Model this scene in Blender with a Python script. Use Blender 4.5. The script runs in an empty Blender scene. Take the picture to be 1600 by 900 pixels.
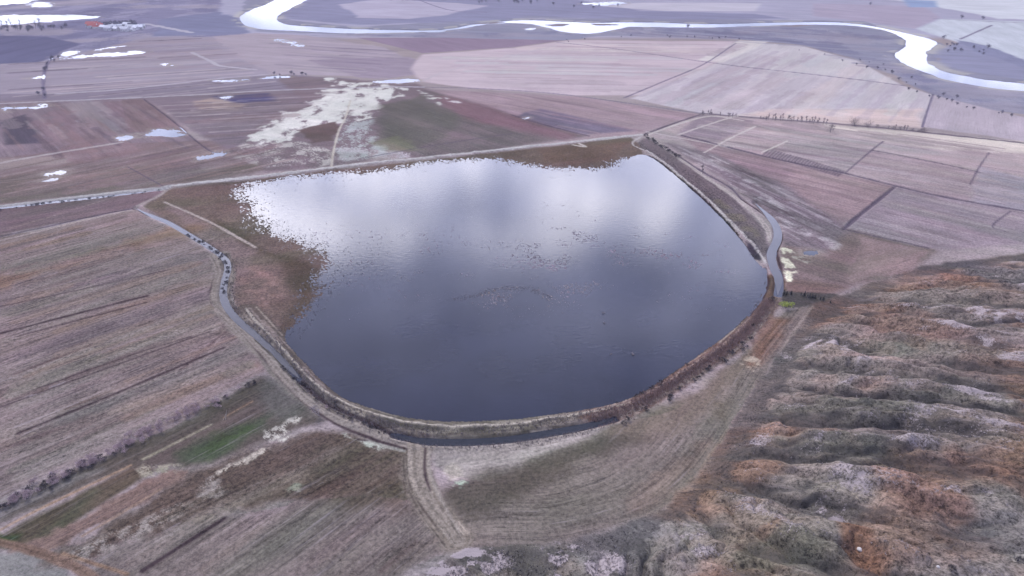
import bpy, math, random
import numpy as np

random.seed(7)
RNG = np.random.default_rng(11)
scene = bpy.context.scene
COL = scene.collection
R_ = math.radians

# ------------------------------------------------------------------ camera, sky, sun, exposure
CAM_H, PITCH, FPX = 150.0, R_(28.1), 1067.0
cam_d = bpy.data.cameras.new("camera"); cam = bpy.data.objects.new("camera", cam_d); COL.objects.link(cam)
cam.location = (0, 0, CAM_H); cam.rotation_euler = (math.pi/2 - PITCH, 0, 0)
cam_d.sensor_width = 36; cam_d.lens = 36*FPX/1600; cam_d.clip_start = 1; cam_d.clip_end = 60000
scene.camera = cam
vs = scene.view_settings
vs.view_transform = 'Standard'; vs.look = 'None'; vs.gamma = 1; vs.use_curve_mapping = False
vs.exposure = 0.95
scene.cycles.use_denoising = True; scene.cycles.denoiser = 'OPENIMAGEDENOISE'; scene.cycles.denoising_input_passes = 'RGB_ALBEDO_NORMAL'; scene.cycles.denoising_prefilter = 'ACCURATE'
SUN_EL, SUN_AZ = R_(50), R_(-35)            # azimuth from +Y, negative to the left
sd = bpy.data.lights.new("sun", 'SUN'); sun = bpy.data.objects.new("sun", sd); COL.objects.link(sun)
sd.energy = 1.3; sd.angle = R_(12); sd.color = (1, .95, .9)
sun.rotation_euler = (math.pi/2 - SUN_EL, 0, math.pi - SUN_AZ)

def cam_dir(px, py):
    a = (px-800)/FPX; b = (py-450)/FPX
    return a, math.cos(PITCH)-b*math.sin(PITCH), -math.sin(PITCH)-b*math.cos(PITCH)
def at(px, py, z=0.0):
    a, y, zz = cam_dir(px, py); t = (z-CAM_H)/zz
    return np.array((a*t, y*t))
def ats(pts, z=0.0): return np.array([at(x, y, z) for x, y in pts])

world = bpy.data.worlds.new("World"); scene.world = world; world.use_nodes = True
nt = world.node_tree; nt.nodes.clear()
def N(t, kind, **kw):
    n = t.nodes.new(kind)
    for k, v in kw.items(): setattr(n, k, v)
    return n
def setin(t, sock, v):
    if isinstance(v, bpy.types.NodeSocket): t.links.new(v, sock)
    else: sock.default_value = v
def M(t, op, a, b=0.0, c=0.0):
    n = N(t, 'ShaderNodeMath', operation=op)
    setin(t, n.inputs[0], a); setin(t, n.inputs[1], b); setin(t, n.inputs[2], c)
    return n.outputs[0]
def noise(t, vec, scale, detail=3, rough=.5, lac=2.0):
    n = N(t, 'ShaderNodeTexNoise'); setin(t, n.inputs['Vector'], vec)
    n.inputs['Scale'].default_value = scale; n.inputs['Detail'].default_value = detail; n.inputs['Roughness'].default_value = rough
    return n.outputs['Fac']
def smooth(t, v, a, b, lo=0.0, hi=1.0):
    n = N(t, 'ShaderNodeMapRange', interpolation_type='SMOOTHSTEP')
    setin(t, n.inputs[0], v); setin(t, n.inputs[1], a); setin(t, n.inputs[2], b); setin(t, n.inputs[3], lo); setin(t, n.inputs[4], hi)
    return n.outputs[0]
def mixc(t, f, a, b, blend='MIX'):
    n = N(t, 'ShaderNodeMix', data_type='RGBA', blend_type=blend)
    setin(t, n.inputs[0], f); setin(t, n.inputs[6], a); setin(t, n.inputs[7], b)
    return n.outputs[2]

def build_sky():
    t = nt
    sky = N(t, 'ShaderNodeTexSky', sky_type='NISHITA', sun_disc=False)
    sky.sun_elevation = SUN_EL; sky.sun_rotation = SUN_AZ
    tc = N(t, 'ShaderNodeTexCoord'); sp = N(t, 'ShaderNodeSeparateXYZ'); t.links.new(tc.outputs['Generated'], sp.inputs[0])
    dx, dy, dz = sp.outputs
    yy = M(t, 'MAXIMUM', dy, .15)
    u = M(t, 'DIVIDE', dx, yy); v = M(t, 'DIVIDE', M(t, 'MAXIMUM', dz, 0), yy)
    cv = N(t, 'ShaderNodeCombineXYZ'); t.links.new(u, cv.inputs[0]); t.links.new(M(t, 'MULTIPLY', v, 2.2), cv.inputs[1])
    w1 = noise(t, cv.outputs[0], 3.6, 6, .62); w2 = noise(t, cv.outputs[0], 5.2, 6, .62)
    cv2 = N(t, 'ShaderNodeCombineXYZ'); t.links.new(u, cv2.inputs[0]); t.links.new(M(t, 'MULTIPLY', v, 3.0), cv2.inputs[1]); cv2.inputs[2].default_value = 4.2
    w3 = noise(t, cv2.outputs[0], 6.5, 6, .6)
    uw = M(t, 'ADD', u, M(t, 'MULTIPLY', M(t, 'SUBTRACT', w1, .5), .34))
    vw = M(t, 'ADD', v, M(t, 'MULTIPLY', M(t, 'SUBTRACT', w2, .5), .20))
    def uv(px, py):
        a, y, z = cam_dir(px, py); return a/y, -z/y
    tot = None
    for px, py, sx, sy, amp in CLOUDS:
        u0, v0 = uv(px, py); su = abs(uv(px+sx, py)[0]-u0); sv = abs(uv(px, py+sy)[1]-v0)
        q = M(t, 'ADD', M(t, 'POWER', M(t, 'ABSOLUTE', M(t, 'DIVIDE', M(t, 'SUBTRACT', uw, u0), su)), 2),
                        M(t, 'POWER', M(t, 'ABSOLUTE', M(t, 'DIVIDE', M(t, 'SUBTRACT', vw, v0), sv)), 2))
        g = M(t, 'MULTIPLY', M(t, 'EXPONENT', M(t, 'MULTIPLY', M(t, 'POWER', q, 1.4), -1)), amp)
        tot = g if tot is None else M(t, 'ADD', tot, g)
    veil = smooth(t, vw, .30, .52, SKY_LOW, SKY_MID)          # bright low cloud bank, thinner above
    veil = M(t, 'ADD', veil, smooth(t, vw, .5, .95, 0, SKY_TOP-SKY_MID))
    veil = M(t, 'ADD', veil, smooth(t, vw, .14, .30, -.55, 0))
    rad = M(t, 'ADD', veil, tot)
    rad = M(t, 'MULTIPLY', rad, smooth(t, w3, .30, .70, .45, 1.6))
    rad = M(t, 'MAXIMUM', rad, .22)
    c = mixc(t, smooth(t, rad, .4, 3.2), (.78, .83, 1.26, 1), (1, .975, 1.09, 1))
    sc = N(t, 'ShaderNodeVectorMath', operation='SCALE'); t.links.new(c, sc.inputs[0]); t.links.new(M(t, 'MULTIPLY', rad, 10), sc.inputs['Scale'])
    ad = N(t, 'ShaderNodeVectorMath', operation='ADD'); t.links.new(sc.outputs[0], ad.inputs[0])
    s2 = N(t, 'ShaderNodeVectorMath', operation='SCALE'); t.links.new(sky.outputs[0], s2.inputs[0]); s2.inputs['Scale'].default_value = .3
    t.links.new(s2.outputs[0], ad.inputs[1])
    bg = N(t, 'ShaderNodeBackground'); bg.inputs[1].default_value = 0.1; t.links.new(ad.outputs[0], bg.inputs[0])
    out = N(t, 'ShaderNodeOutputWorld'); t.links.new(bg.outputs[0], out.inputs[0])
SKY_LOW, SKY_MID, SKY_TOP = 1.55, 1.02, .27
CLOUDS = [(475, 345, 140, 52, 2.3), (955, 295, 140, 54, 1.7), (720, 265, 230, 34, 1.0), (850, 372, 150, 44, 1.3), (1010, 330, 60, 30, .6), (1140, 410, 70, 55, .75),
          (548, 352, 46, 18, -1.6), (770, 312, 80, 22, -.9), (1090, 330, 60, 30, -.6), (600, 388, 60, 24, 1.3), (680, 470, 90, 40, .3), (690, 650, 120, 14, .3)]
build_sky()

# ------------------------------------------------------------------ calibration of painted (seen) colours to albedo
HAZE_COL, HAZE_D = (.80, .79, .95, 1), .00009
K = np.array((1.32, 1.315, 1.66)); HZ = np.array((.64, .65, 1.03)); SIG = .00009
def lin(c):
    c = np.asarray(c, float)/255; return np.where(c <= .04045, c/12.92, ((c+.055)/1.055)**2.4)

# ------------------------------------------------------------------ noise in world metres
TAB = RNG.random((512, 512)).astype(np.float32)
def vnoise(x, y, seed=0):
    x = x + seed*37.7; y = y + seed*91.3
    xi = np.floor(x); yi = np.floor(y); fx = (x-xi).astype(np.float32); fy = (y-yi).astype(np.float32)
    xi = xi.astype(np.int64); yi = yi.astype(np.int64)
    fx = fx*fx*(3-2*fx); fy = fy*fy*(3-2*fy)
    a = TAB[xi & 511, yi & 511]; b = TAB[(xi+1) & 511, yi & 511]; c = TAB[xi & 511, (yi+1) & 511]; d = TAB[(xi+1) & 511, (yi+1) & 511]
    return (a*(1-fx)+b*fx)*(1-fy)+(c*(1-fx)+d*fx)*fy
def fbm(x, y, seed=0, o=4):
    s = 0; a = .5; tt = 0
    for i in range(o):
        s = s + a*vnoise(x*2**i, y*2**i, seed+i*3); tt += a; a *= .5
    return s/tt
def sstep(v, a, b):
    q = np.clip((v-a)/(b-a), 0, 1); return q*q*(3-2*q)

def seg_dist(X, Y, pts, want_s=False):
    best = np.full(X.shape, 1e9, np.float32); s_best = np.zeros(X.shape, np.float32); acc = 0.0
    for (x0, y0), (x1, y1) in zip(pts[:-1], pts[1:]):
        dx, dy = x1-x0, y1-y0; L = math.hypot(dx, dy)
        if L < 1e-6: continue
        q = np.clip(((X-x0)*dx+(Y-y0)*dy)/(L*L), 0, 1)
        d = np.hypot(X-(x0+q*dx), Y-(y0+q*dy))
        m = d < best
        best = np.where(m, d, best)
        if want_s: s_best = np.where(m, acc+q*L, s_best)
        acc += L
    return (best, s_best) if want_s else best
def inside(X, Y, poly):
    r = np.zeros(X.shape, bool); n = len(poly)
    for i in range(n):
        x0, y0 = poly[i]; x1, y1 = poly[(i+1) % n]
        if y0 == y1: continue
        c = ((y0 > Y) != (y1 > Y)) & (X < (x1-x0)*(Y-y0)/(y1-y0)+x0)
        r ^= c
    return r
def poly_sd(X, Y, poly):                      # negative inside
    d = seg_dist(X, Y, np.vstack([poly, poly[:1]]))
    return np.where(inside(X, Y, poly), -d, d)
def smooth_line(pts, n=6, closed=False):      # Catmull-Rom
    P = np.asarray(pts, float)
    if closed: P = np.vstack([P[-1:], P, P[:2]])
    else: P = np.vstack([2*P[0]-P[1], P, 2*P[-1]-P[-2]])
    out = []
    for i in range(1, len(P)-2):
        p0, p1, p2, p3 = P[i-1:i+3]
        for k in range(n):
            t = k/n
            out.append(.5*((2*p1)+(-p0+p2)*t+(2*p0-5*p1+4*p2-p3)*t*t+(-p0+3*p1-3*p2+p3)*t**3))
    if not closed: out.append(P[-2])
    return np.array(out)

# ------------------------------------------------------------------ lines of the place
LAKE = smooth_line(ats([(383,312),(392,288),(470,275),(560,268),(640,258),(700,249),(770,247),(800,252),(850,260),(920,262),(960,252),(1000,242),(1022,247),
    (1060,275),(1100,311),(1140,350),(1163,380),(1176,402),(1196,425),(1197,450),(1172,492),(1130,528),(1080,564),(1030,600),(980,625),(920,640),(850,650),(780,657),
    (700,659),(630,651),(570,636),(530,619),(492,585),(462,552),(446,526),(470,490),(500,450),(515,415),(500,396),(465,380),(420,362),(392,338)]), 4, True)
FOOT = ats([(560,940),(660,905),(700,878),(755,852),(870,849),(960,826),(1030,796),(1090,740),(1150,650),(1200,570),(1268,478)])
HILL = np.vstack([FOOT, ats([(1340,450),(1440,417),(1600,396),(1900,380)]), [(900,150)], [(500,-120)], [(0,-60)]])
FAR_EDGE = ats([(1268,478),(1340,450),(1440,417),(1600,396),(1900,380)])
NEAR_FOOT = smooth_line(np.vstack([FOOT, ats([(1340,400),(1480,350)])]), 4)
FOOT_S = smooth_line(FOOT, 4)

def hill_height(X, Y):
    X = np.asarray(X, np.float32); Y = np.asarray(Y, np.float32)
    z = np.zeros(X.shape, np.float32); ridge = np.zeros_like(z); dd = np.full_like(z, -1e3)
    m = (Y < 700) & (X > -140) & (X < 950)
    m &= (Y < 430+X*.5)
    x, y = X[m], Y[m]
    d0 = -poly_sd(x, y, HILL)
    d = np.maximum(d0 + (fbm(x/14, y/14, 3)-.5)*9*sstep(d0, -2, 10), 0)
    _, s = seg_dist(x, y, NEAR_FOOT, True)
    s = s + (fbm(x/45, y/45, 9, 2)-.5)*26
    ph = s/19.0
    tri = np.abs(((ph) % 1)-.5)*2
    rid = .55*tri + .45*np.abs(np.sin(np.pi*(ph+.5)))**1.5
    ph2 = s/7.3 + d/60 + (fbm(x/13, y/13, 10, 3)-.5)*2.2
    rid2 = np.abs(np.sin(np.pi*ph2)); wz = (fbm(x/9, y/9, 13, 3)-.5)*4; r1 = np.abs(fbm((s+wz)/9.0, d/34, 12, 2)-.5)*2; r2 = np.abs(fbm((s+wz*.6)/3.6, d/15, 14, 2)-.5)*2; rill = np.minimum(1, r1*2.0)*.6+np.minimum(1, r2*2.0)*.4
    hmax = 7 + 25*sstep(x, -5, 75)
    A = 4.8*sstep(d, 3, 34)*(1-.93*sstep(d, 38, 88))*sstep(x, 0, 60)
    A2 = 1.9*sstep(d, 4, 18)*(1-.7*sstep(d, 40, 100))
    dfar = seg_dist(x, y, FAR_EDGE); h = hmax*(1-np.exp(-d/48))*(1-.85*np.exp(-dfar/42)) + A*(rid-.65) + A2*(rid2-.6) + sstep(d, 2, 30)*((fbm(x/22, y/22, 5, 4)-.5)*2.6 + (fbm(x/5, y/5, 6, 3)-.5)*1.6 - (.5-rill)*2.4*(1-.7*sstep(d, 50, 100)))
    h = np.where(d0 > 0, np.maximum(h, -.2), 0)
    z[m] = h; ridge[m] = (.45*rid+.55*rill)*sstep(d, 2, 14); dd[m] = d0
    return z, ridge, dd
def hit(px, py, zadd=0):                      # where a sight line meets the hill or the plain
    a, y, zz = cam_dir(px, py)
    t0 = -CAM_H/zz
    ts = np.linspace(t0*.6, t0, 500)
    z, _, _ = hill_height(a*ts, y*ts)
    under = np.nonzero(CAM_H+zz*ts <= z+.05)[0]
    k = under[0] if len(under) else -1
    return np.array((a*ts[k], y*ts[k]))
def hits(pts): return np.array([hit(x, y) for x, y in pts])

RIVER = smooth_line(ats([(490,-8),(440,20),(432,30),(450,38),(520,43),(600,46),(690,46),(760,35),(830,31),(920,35),(1000,34),(1100,37),(1200,35),(1290,34),(1350,38),
    (1410,50),(1450,60),(1464,68),(1449,80),(1447,93),(1455,102),(1480,112),(1540,124),(1640,134),(1800,150),
    (1800,164),(1640,146),(1540,136),(1480,124),(1432,108),(1408,96),(1398,86),(1418,70),(1410,58),(1380,47),(1340,41),(1280,38.5),(1200,40),(1100,43),(1000,42),
    (975,43),(930,52),(900,52),(872,48),(852,42),(820,36.5),(760,38),(690,48.5),(560,52),(450,48),(400,44),(377,34),(382,20),(420,5),(445,-8)]), 3, True)
POND_PX = [  # flooded ground and melt water that lies on the fields
    [(-40,40),(-40,26),(60,23),(120,24),(160,27),(100,33),(40,38)], [(42,8),(62,3),(84,6),(80,11),(48,12)], [(-40,10),(-40,-2),(60,-4),(50,4),(10,8)],
    [(70,94),(120,87),(160,84),(215,80),(221,84),(170,89),(110,92)], [(98,84),(118,79),(122,84),(104,88)], [(140,80),(170,74),(200,71),(170,77)],
    [(424,63),(440,62),(474,70),(465,73)], [(405,122),(446,119),(448,122),(410,125)], [(335,127),(390,123),(392,126),(345,129)],
    [(50,123),(66,118),(66,124)], [(48,164),(76,162),(78,167),(55,171)], [(252,101),(262,100),(262,105),(254,105)],[(264,101),(274,103),(276,106),(268,105)],
    [(230,207),(275,200),(285,212),(238,216)], [(186,215),(205,212),(202,218),(188,220)], [(74,272),(98,268),(100,272),(76,275)], [(60,285),(88,280),(82,284)],
    [(580,128),(600,126),(650,124),(652,128),(610,131),(585,130)], [(820,186),(826,184),(826,186)],
    [(1258,395),(1275,393),(1278,397),(1264,399)],
    [(910,6),(930,4),(975,3),(970,8),(930,9)], [(345,153),(360,150),(361,155),(348,158)], [(310,244),(330,240),(352,237),(340,246),(315,250)],
    [(822,45),(835,44.5),(836,47),(823,47.5)],[(640,49.5),(700,49.3),(690,50.5),(650,51)],
    [(0,171),(16,168),(16,174),(2,176)], [(26,169),(36,167),(37,172)],[(2,180),(18,178),(18,186),(4,188)]]
PONDS = [smooth_line(ats(p), 3, True) for p in POND_PX[:-1]]
CANALS = [  # centre line, half width in m, water level
    ([(212,326),(240,339),(262,348),(300,370),(335,392),(352,406),(356,420),(351,440),(349,462),(356,482),(374,503),(400,524),(428,549),(450,572),(468,592)], .6),
    ([(618,682),(660,690),(720,692),(790,688),(850,679),(905,669),(960,655)], .75),
    ([(1180,318),(1203,340),(1214,358),(1214,376),(1205,396),(1208,415),(1216,438),(1215,462)], 1.1),
    ([(-60,333),(60,319),(160,308),(262,296)], 1.6),
]
DITCH_PX = [  # dark drainage ditches
    ([(655,137),(740,139),(830,144),(900,151),(1000,165),(1095,178)], 1.5), ([(1095,178),(1200,187),(1300,194),(1400,203),(1500,214),(1680,233)], 2.4),
    ([(870,67),(960,77),(1120,100),(1250,115),(1345,126),(1412,135)], 2.2), ([(975,154),(1040,127),(1100,101),(1150,68)], 1.4), ([(1458,148),(1449,175),(1441,200)], 1.3),
    ([(1062,212),(1110,224),(1200,247),(1270,262),(1320,272),(1400,292),(1480,310),(1660,342)], 2.2), ([(1397,294),(1370,316),(1340,340),(1318,360)], 1.9),
    ([(1318,360),(1380,374),(1450,390)], .9), ([(800,181),(850,196),(920,214)], 1.5), ([(1005,212),(1050,195),(1095,180)], 1.4), ([(1578,332),(1550,355),(1570,364)], .6),
    ([(1362,236),(1420,247),(1500,264),(1530,271)], 1.2), ([(1320,272),(1362,236),(1380,222)], .8), ([(1515,290),(1530,262),(1545,240)], .6),
    ([(1018,216),(1060,245),(1098,270),(1140,294),(1160,314)], 1.3), ([(1160,314),(1200,342),(1221,368),(1214,395),(1221,425),(1222,455)], 1.1),
    ([(1195,420),(1199,440),(1192,465),(1172,494)], 1.2),
    ([(70,155),(68,130),(72,105),(84,88)], 2.4), ([(-40,380),(60,359),(140,341),(210,327)], 1.0), ([(225,156),(270,190),(320,232),(352,246)], 1.0),
    ([(620,683),(560,655),(510,632),(470,598),(452,575)], 1.3), ([(637,706),(585,690),(530,668),(480,636),(445,602),(410,560),(360,500),(333,478),(330,455),(342,420)], .7),
    ([(225,894),(290,852),(351,813)], 1.3), ([(5,523),(120,493),(230,465)], 1.3), ([(30,528),(130,501),(230,475)], .7), ([(0,482),(140,452),(260,425)], .6), ([(30,680),(200,610),(350,546)], 1.0), ([(0,640),(150,585),(330,520)], .6), ([(60,610),(200,560),(300,528)], .5), ([(560,690),(640,700)], .5),
    ([(640,-5),(700,16),(760,20)], 3), ([(1460,30),(1540,34),(1700,40)], 3.5), ([(1500,62),(1550,40)], 3), ([(800,210),(700,225),(560,250)], .8),
    ([(665,700),(664,740),(672,770)], .55),([(200,262),(262,297)], .6),
    ([(663,694),(700,694),(740,690),(800,689)], 1.0), ([(805,690),(850,686),(895,672)], .9),
]
ROAD_PX = [  # pale dirt tracks: line, half width
    ([(-60,331),(60,317),(160,305),(265,294),(400,278),(520,263),(640,250),(760,238),(900,224),(1003,213)], 1.9, (198,193,208)),
    ([(265,296),(245,310),(212,325)], 1.3, (170,158,168)), ([(212,328),(140,344),(60,364),(-60,392)], 1.0, (170,156,165)),
    ([(1003,214),(988,226),(1010,238),(1035,254),(1070,283),(1105,313),(1145,353),(1180,390),(1196,412)], .8, (190,183,196)),
    ([(1015,214),(1060,248),(1100,277),(1140,304),(1172,330),(1196,356),(1204,380)], 1.5, (178,168,178)),
    ([(1010,213),(1060,195),(1110,183),(1160,190)], 1.3, (200,190,200)), ([(895,228),(915,231),(905,226)], 1.0, (205,196,206)),
    ([(258,318),(300,336),(345,357),(400,388)], .8, (185,172,180)),
    ([(385,487),(398,503),(420,526),(445,552),(472,582),(500,610),(525,626),(560,641),(600,656),(650,667),(720,671),(800,667),(860,658),(930,647),(985,633)], .55, (190,180,184)),
    ([(985,633),(1035,604),(1085,572),(1135,538),(1172,500)], .6, (165,145,150)),
    ([(330,400),(341,425),(334,455),(338,478),(365,505),(410,553),(450,600),(490,638),(540,664),(600,687),(645,701)], 1.3, (150,140,146)),
    ([(470,620),(520,655),(580,678),(640,694),(700,697),(800,690),(880,681),(940,662)], 1.2, (160,150,156)),
    ([(648,697),(648,735),(656,765),(675,795),(700,825),(715,848)], 1.9, (158,147,150)), ([(672,697),(671,735),(690,785),(716,830)], .5, (165,155,160)),
    ([(940,664),(1000,640),(1060,606),(1105,582),(1150,548),(1180,520),(1200,490)], .9, (142,130,136)),
    ([(-20,845),(40,860),(90,876),(125,892),(150,910)], 1.2, (134,112,110)), ([(100,868),(150,884),(200,900)], .5, (152,126,118)),
    ([(-10,838),(60,800),(130,766),(205,730)], .42, (170,142,130)), ([(130,840),(190,805),(250,768)], .35, (165,140,135)),
    ([(548,158),(540,185),(530,205),(522,235),(518,262)], .8, (200,192,195)),
    ([(-20,260),(80,242),(190,224)], 2.0, (180,170,185)), ([(-20,164),(120,158),(300,150),(420,143),(600,137),(660,137)], 2.2, (175,168,190)),
    ([(90,148),(200,140),(330,125),(420,117)], 2.6, (180,172,195)), ([(300,83),(330,97),(345,104),(400,110)], 2.4, (185,178,200)),
    ([(1060,212),(1100,198),(1160,180),(1180,178)], .9, (205,195,205)), ([(1100,240),(1140,218),(1180,199)], .8, (208,198,208)), ([(1190,240),(1230,222)], .6, (215,208,215)),
    ([(1010,207),(1100,224),(1140,230)], .9, (190,182,195)), ([(150,690),(270,690),(290,672)], .0, (0,0,0)),
    ([(225,720),(300,682),(330,666)], .45, (165,158,150)), ([(350,655),(395,630)], .3, (150,125,115)),
    ([(870,72),(800,88),(700,112),(660,128)], 1.5, (190,180,200)), ([(228,38),(260,44),(300,52)], 5, (185,180,205)),
    ([(1270,480),(1240,520),(1215,560)], .5, (165,150,155)), ([(340,740),(385,718),(414,704)], .35, (180,170,172)), 
    ([(575,692),(600,700),(632,708)], .5, (176,173,178)),
]

# ------------------------------------------------------------------ terrain grid (fine near by, coarse far off)
NT, NRr = 1500, 1350
theta = np.radians(np.linspace(-62, 62, NT))
rr = np.concatenate([np.array([4, 20, 40, 60, 75]), np.exp(np.linspace(math.log(88), math.log(3400), NRr)), np.array([4200, 5500, 8000, 13000, 22000, 40000])])
NRT = len(rr)
TH, RR = np.meshgrid(theta, rr)
X = (np.sin(TH)*RR).ravel().astype(np.float32); Y = (np.cos(TH)*RR).ravel().astype(np.float32)
RRf = RR.ravel().astype(np.float32); NV = X.size

HZ_hill, RIDGE, HD = hill_height(X, Y)
Z = .8 + (fbm(X/60, Y/60, 21, 3)-.5)*.5 + (fbm(X/6, Y/6, 22, 2)-.5)*.12
far_relief = sstep(RRf, 1900, 3400)*fbm(X/700, Y/700, 8, 3)*30
Z = Z + far_relief
Z = np.where(HD > 0, .8*np.exp(-np.maximum(HD, 0)/3)+HZ_hill, Z)

def near(pts, pad):
    x0, y0 = pts.min(0)-pad; x1, y1 = pts.max(0)+pad
    return np.nonzero((X > x0) & (X < x1) & (Y > y0) & (Y < y1))[0]

# lake basin: a steep dyke on one side, a shallow reedy margin on the other
LSD = np.full(NV, 1e3, np.float32)
ix = near(LAKE, 70); LSD[ix] = poly_sd(X[ix], Y[ix], LAKE)
shal = np.zeros(NV, np.float32)
MARSHZ = ats([(300,300),(380,250),(700,235),(1000,220),(1010,262),(900,300),(600,420),(530,470),(475,545),(425,528),(330,400)])
ix2 = near(MARSHZ, 30); shal[ix2] = sstep(-poly_sd(X[ix2], Y[ix2], MARSHZ), -6, 14)
n1 = (RNG.random(len(ix))-.5)*.40 + (fbm(X[ix]/2.2, Y[ix]/3.6, 31, 2)-.5)*.30 + (fbm(X[ix]/12, Y[ix]/18, 32, 3)-.5)*.35; n2 = fbm(X[ix]/60, Y[ix]/40, 33, 3)-.5
ls = LSD[ix]
z_sh = np.clip(ls*.024 + n1*.9 + n2*.30, -.7, .8)
z_st = np.clip(ls*.22 + n1*.45, -1.0, .8)
zl = z_sh*shal[ix] + z_st*(1-shal[ix])
# emergent weed beds in the middle of the water
weed = np.zeros(len(ix), np.float32)
for px, py, sx, sy, a in [(905,395,75,38,1.0), (790,460,80,14,.85), (1010,390,60,25,.7), (870,440,60,30,.7), (940,487,12,6,.7), (1080,420,70,25,.5), (870,330,60,14,.35)]:
    c = at(px, py); sxm = abs(at(px+sx, py)[0]-c[0]); sym = abs(at(px, py-sy)[1]-c[1])
    weed = np.maximum(weed, a*np.exp(-((X[ix]-c[0])/sxm)**2-((Y[ix]-c[1])/sym)**2))
wn = fbm(X[ix]/16, Y[ix]/12, 35, 4)
wide = sstep(Y[ix], at(800, 540)[1], at(800, 420)[1])*sstep(Y[ix], at(800, 320)[1], at(800, 385)[1])
ww = (RNG.random(len(ix)) < np.clip((weed*1.0+wide*.26)*sstep(wn, .36, .66), 0, .6)).astype(np.float32)
lpz = ats([(708,469),(740,462),(775,452),(800,450),(830,452),(862,467)]); ld = seg_dist(X[ix], Y[ix], lpz)
arc = (RNG.random(len(ix)) < .45*np.exp(-(ld/2.2)**2)*sstep(fbm(X[ix]/8, Y[ix]/8, 36, 3), .35, .6)).astype(np.float32); ww = np.maximum(ww, arc)
zl = zl + ww*(.04-zl)*(ls < -8)
inb = sstep(ls, 34, 20)
Z[ix] = Z[ix]*(1-inb) + np.where(ls < 60, np.minimum(Z[ix], .8)*0+zl, Z[ix])*inb
WEED = np.zeros(NV, np.float32); WEED[ix] = ww*(ls < -8); ARC = np.zeros(NV, np.float32); ARC[ix] = arc

# ------------------------------------------------------------------ painting: what grows or lies on each piece of ground
C = np.empty((NV, 3), np.float32); C[:] = (162, 150, 164)                # seen colour (sRGB) of bare winter field
CTL = np.zeros((NV, 4), np.float32); CTL[:, 0] = .55; CTL[:, 1] = .5     # streak, grain, chalk speckle, scrub speckle
along0 = at(1600,222)-at(1095,178); along0 = along0/np.hypot(*along0)
U = X*along0[0]+Y*along0[1]; V = -X*along0[1]+Y*along0[0]
ID = np.zeros(NV, np.int16); ID_NAMES = ['ground']
def idn(name):
    if name not in ID_NAMES: ID_NAMES.append(name)
    return ID_NAMES.index(name)
seedc = [100]
def paint(px, col, soft=1.5, en=(0, 10), amt=1.0, dirn=None, streak=None, grain=None, chalk=None, scrub=None, name=None, curve=False, on_hill=False, thresh=None, raw=None, spk=0):
    pts = raw if raw is not None else (hits(px) if on_hill else ats(px))
    if curve: pts = smooth_line(pts, 4, True)
    ii = near(pts, soft+en[0]+2)
    if not len(ii): return
    seedc[0] += 1
    x, y = X[ii], Y[ii]
    d = poly_sd(x, y, pts)
    if en[0]: d = d + (fbm(x/en[1], y/en[1], seedc[0], 4)-.5)*2*en[0]
    w = sstep(-d, -soft, soft)*amt
    if thresh is not None:
        sx, sy, lo, hi = thresh; w = w*sstep(fbm(x/sx, y/sy, seedc[0]+7, 5)+(RNG.random(len(x)).astype(np.float32)-.5)*spk, lo, hi)
    C[ii] += (np.array(col, np.float32)-C[ii])*w[:, None]
    for k, vv in enumerate((streak, grain, chalk, scrub)):
        if vv is not None: CTL[ii, k] += (vv-CTL[ii, k])*w
    if dirn is not None:
        a = at(*dirn[1])-at(*dirn[0]); a = a/np.hypot(*a); mm = w > .5
        jj = ii[mm]; U[jj] = X[jj]*a[0]+Y[jj]*a[1]; V[jj] = -X[jj]*a[1]+Y[jj]*a[0]
    if name:
        ID[ii[w > .5]] = idn(name)
def stroke(px, hw, col, soft=.8, amt=1.0, wob=.3, name=None, gaps=None, on_hill=False, raw=None, pts=None):
    P = smooth_line(hits(px) if on_hill else ats(px), 5) if pts is None else pts
    ii = near(P, hw*2+soft+4)
    if not len(ii) or hw <= 0: return
    seedc[0] += 1
    x, y = X[ii], Y[ii]
    d, s = seg_dist(x, y, P, True)
    pxm = RRf[ii]*.0011                                            # at least about a pixel's width of verge
    ww_ = hw*(1+wob*2*(fbm(s/9, d*0, seedc[0], 3)-.5)) 
    w = sstep(ww_-d, -soft-pxm*.3, soft+pxm*.1)*amt
    if gaps is not None: w = w*sstep(fbm(s/gaps[0], d*0, seedc[0]+5, 2), gaps[1], gaps[1]+.08)
    C[ii] += (np.array(col, np.float32)-C[ii])*w[:, None]
    mm = w > .5
    U[ii[mm]] = s[mm]; V[ii[mm]] = d[mm]
    if name: ID[ii[mm]] = idn(name)

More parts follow.
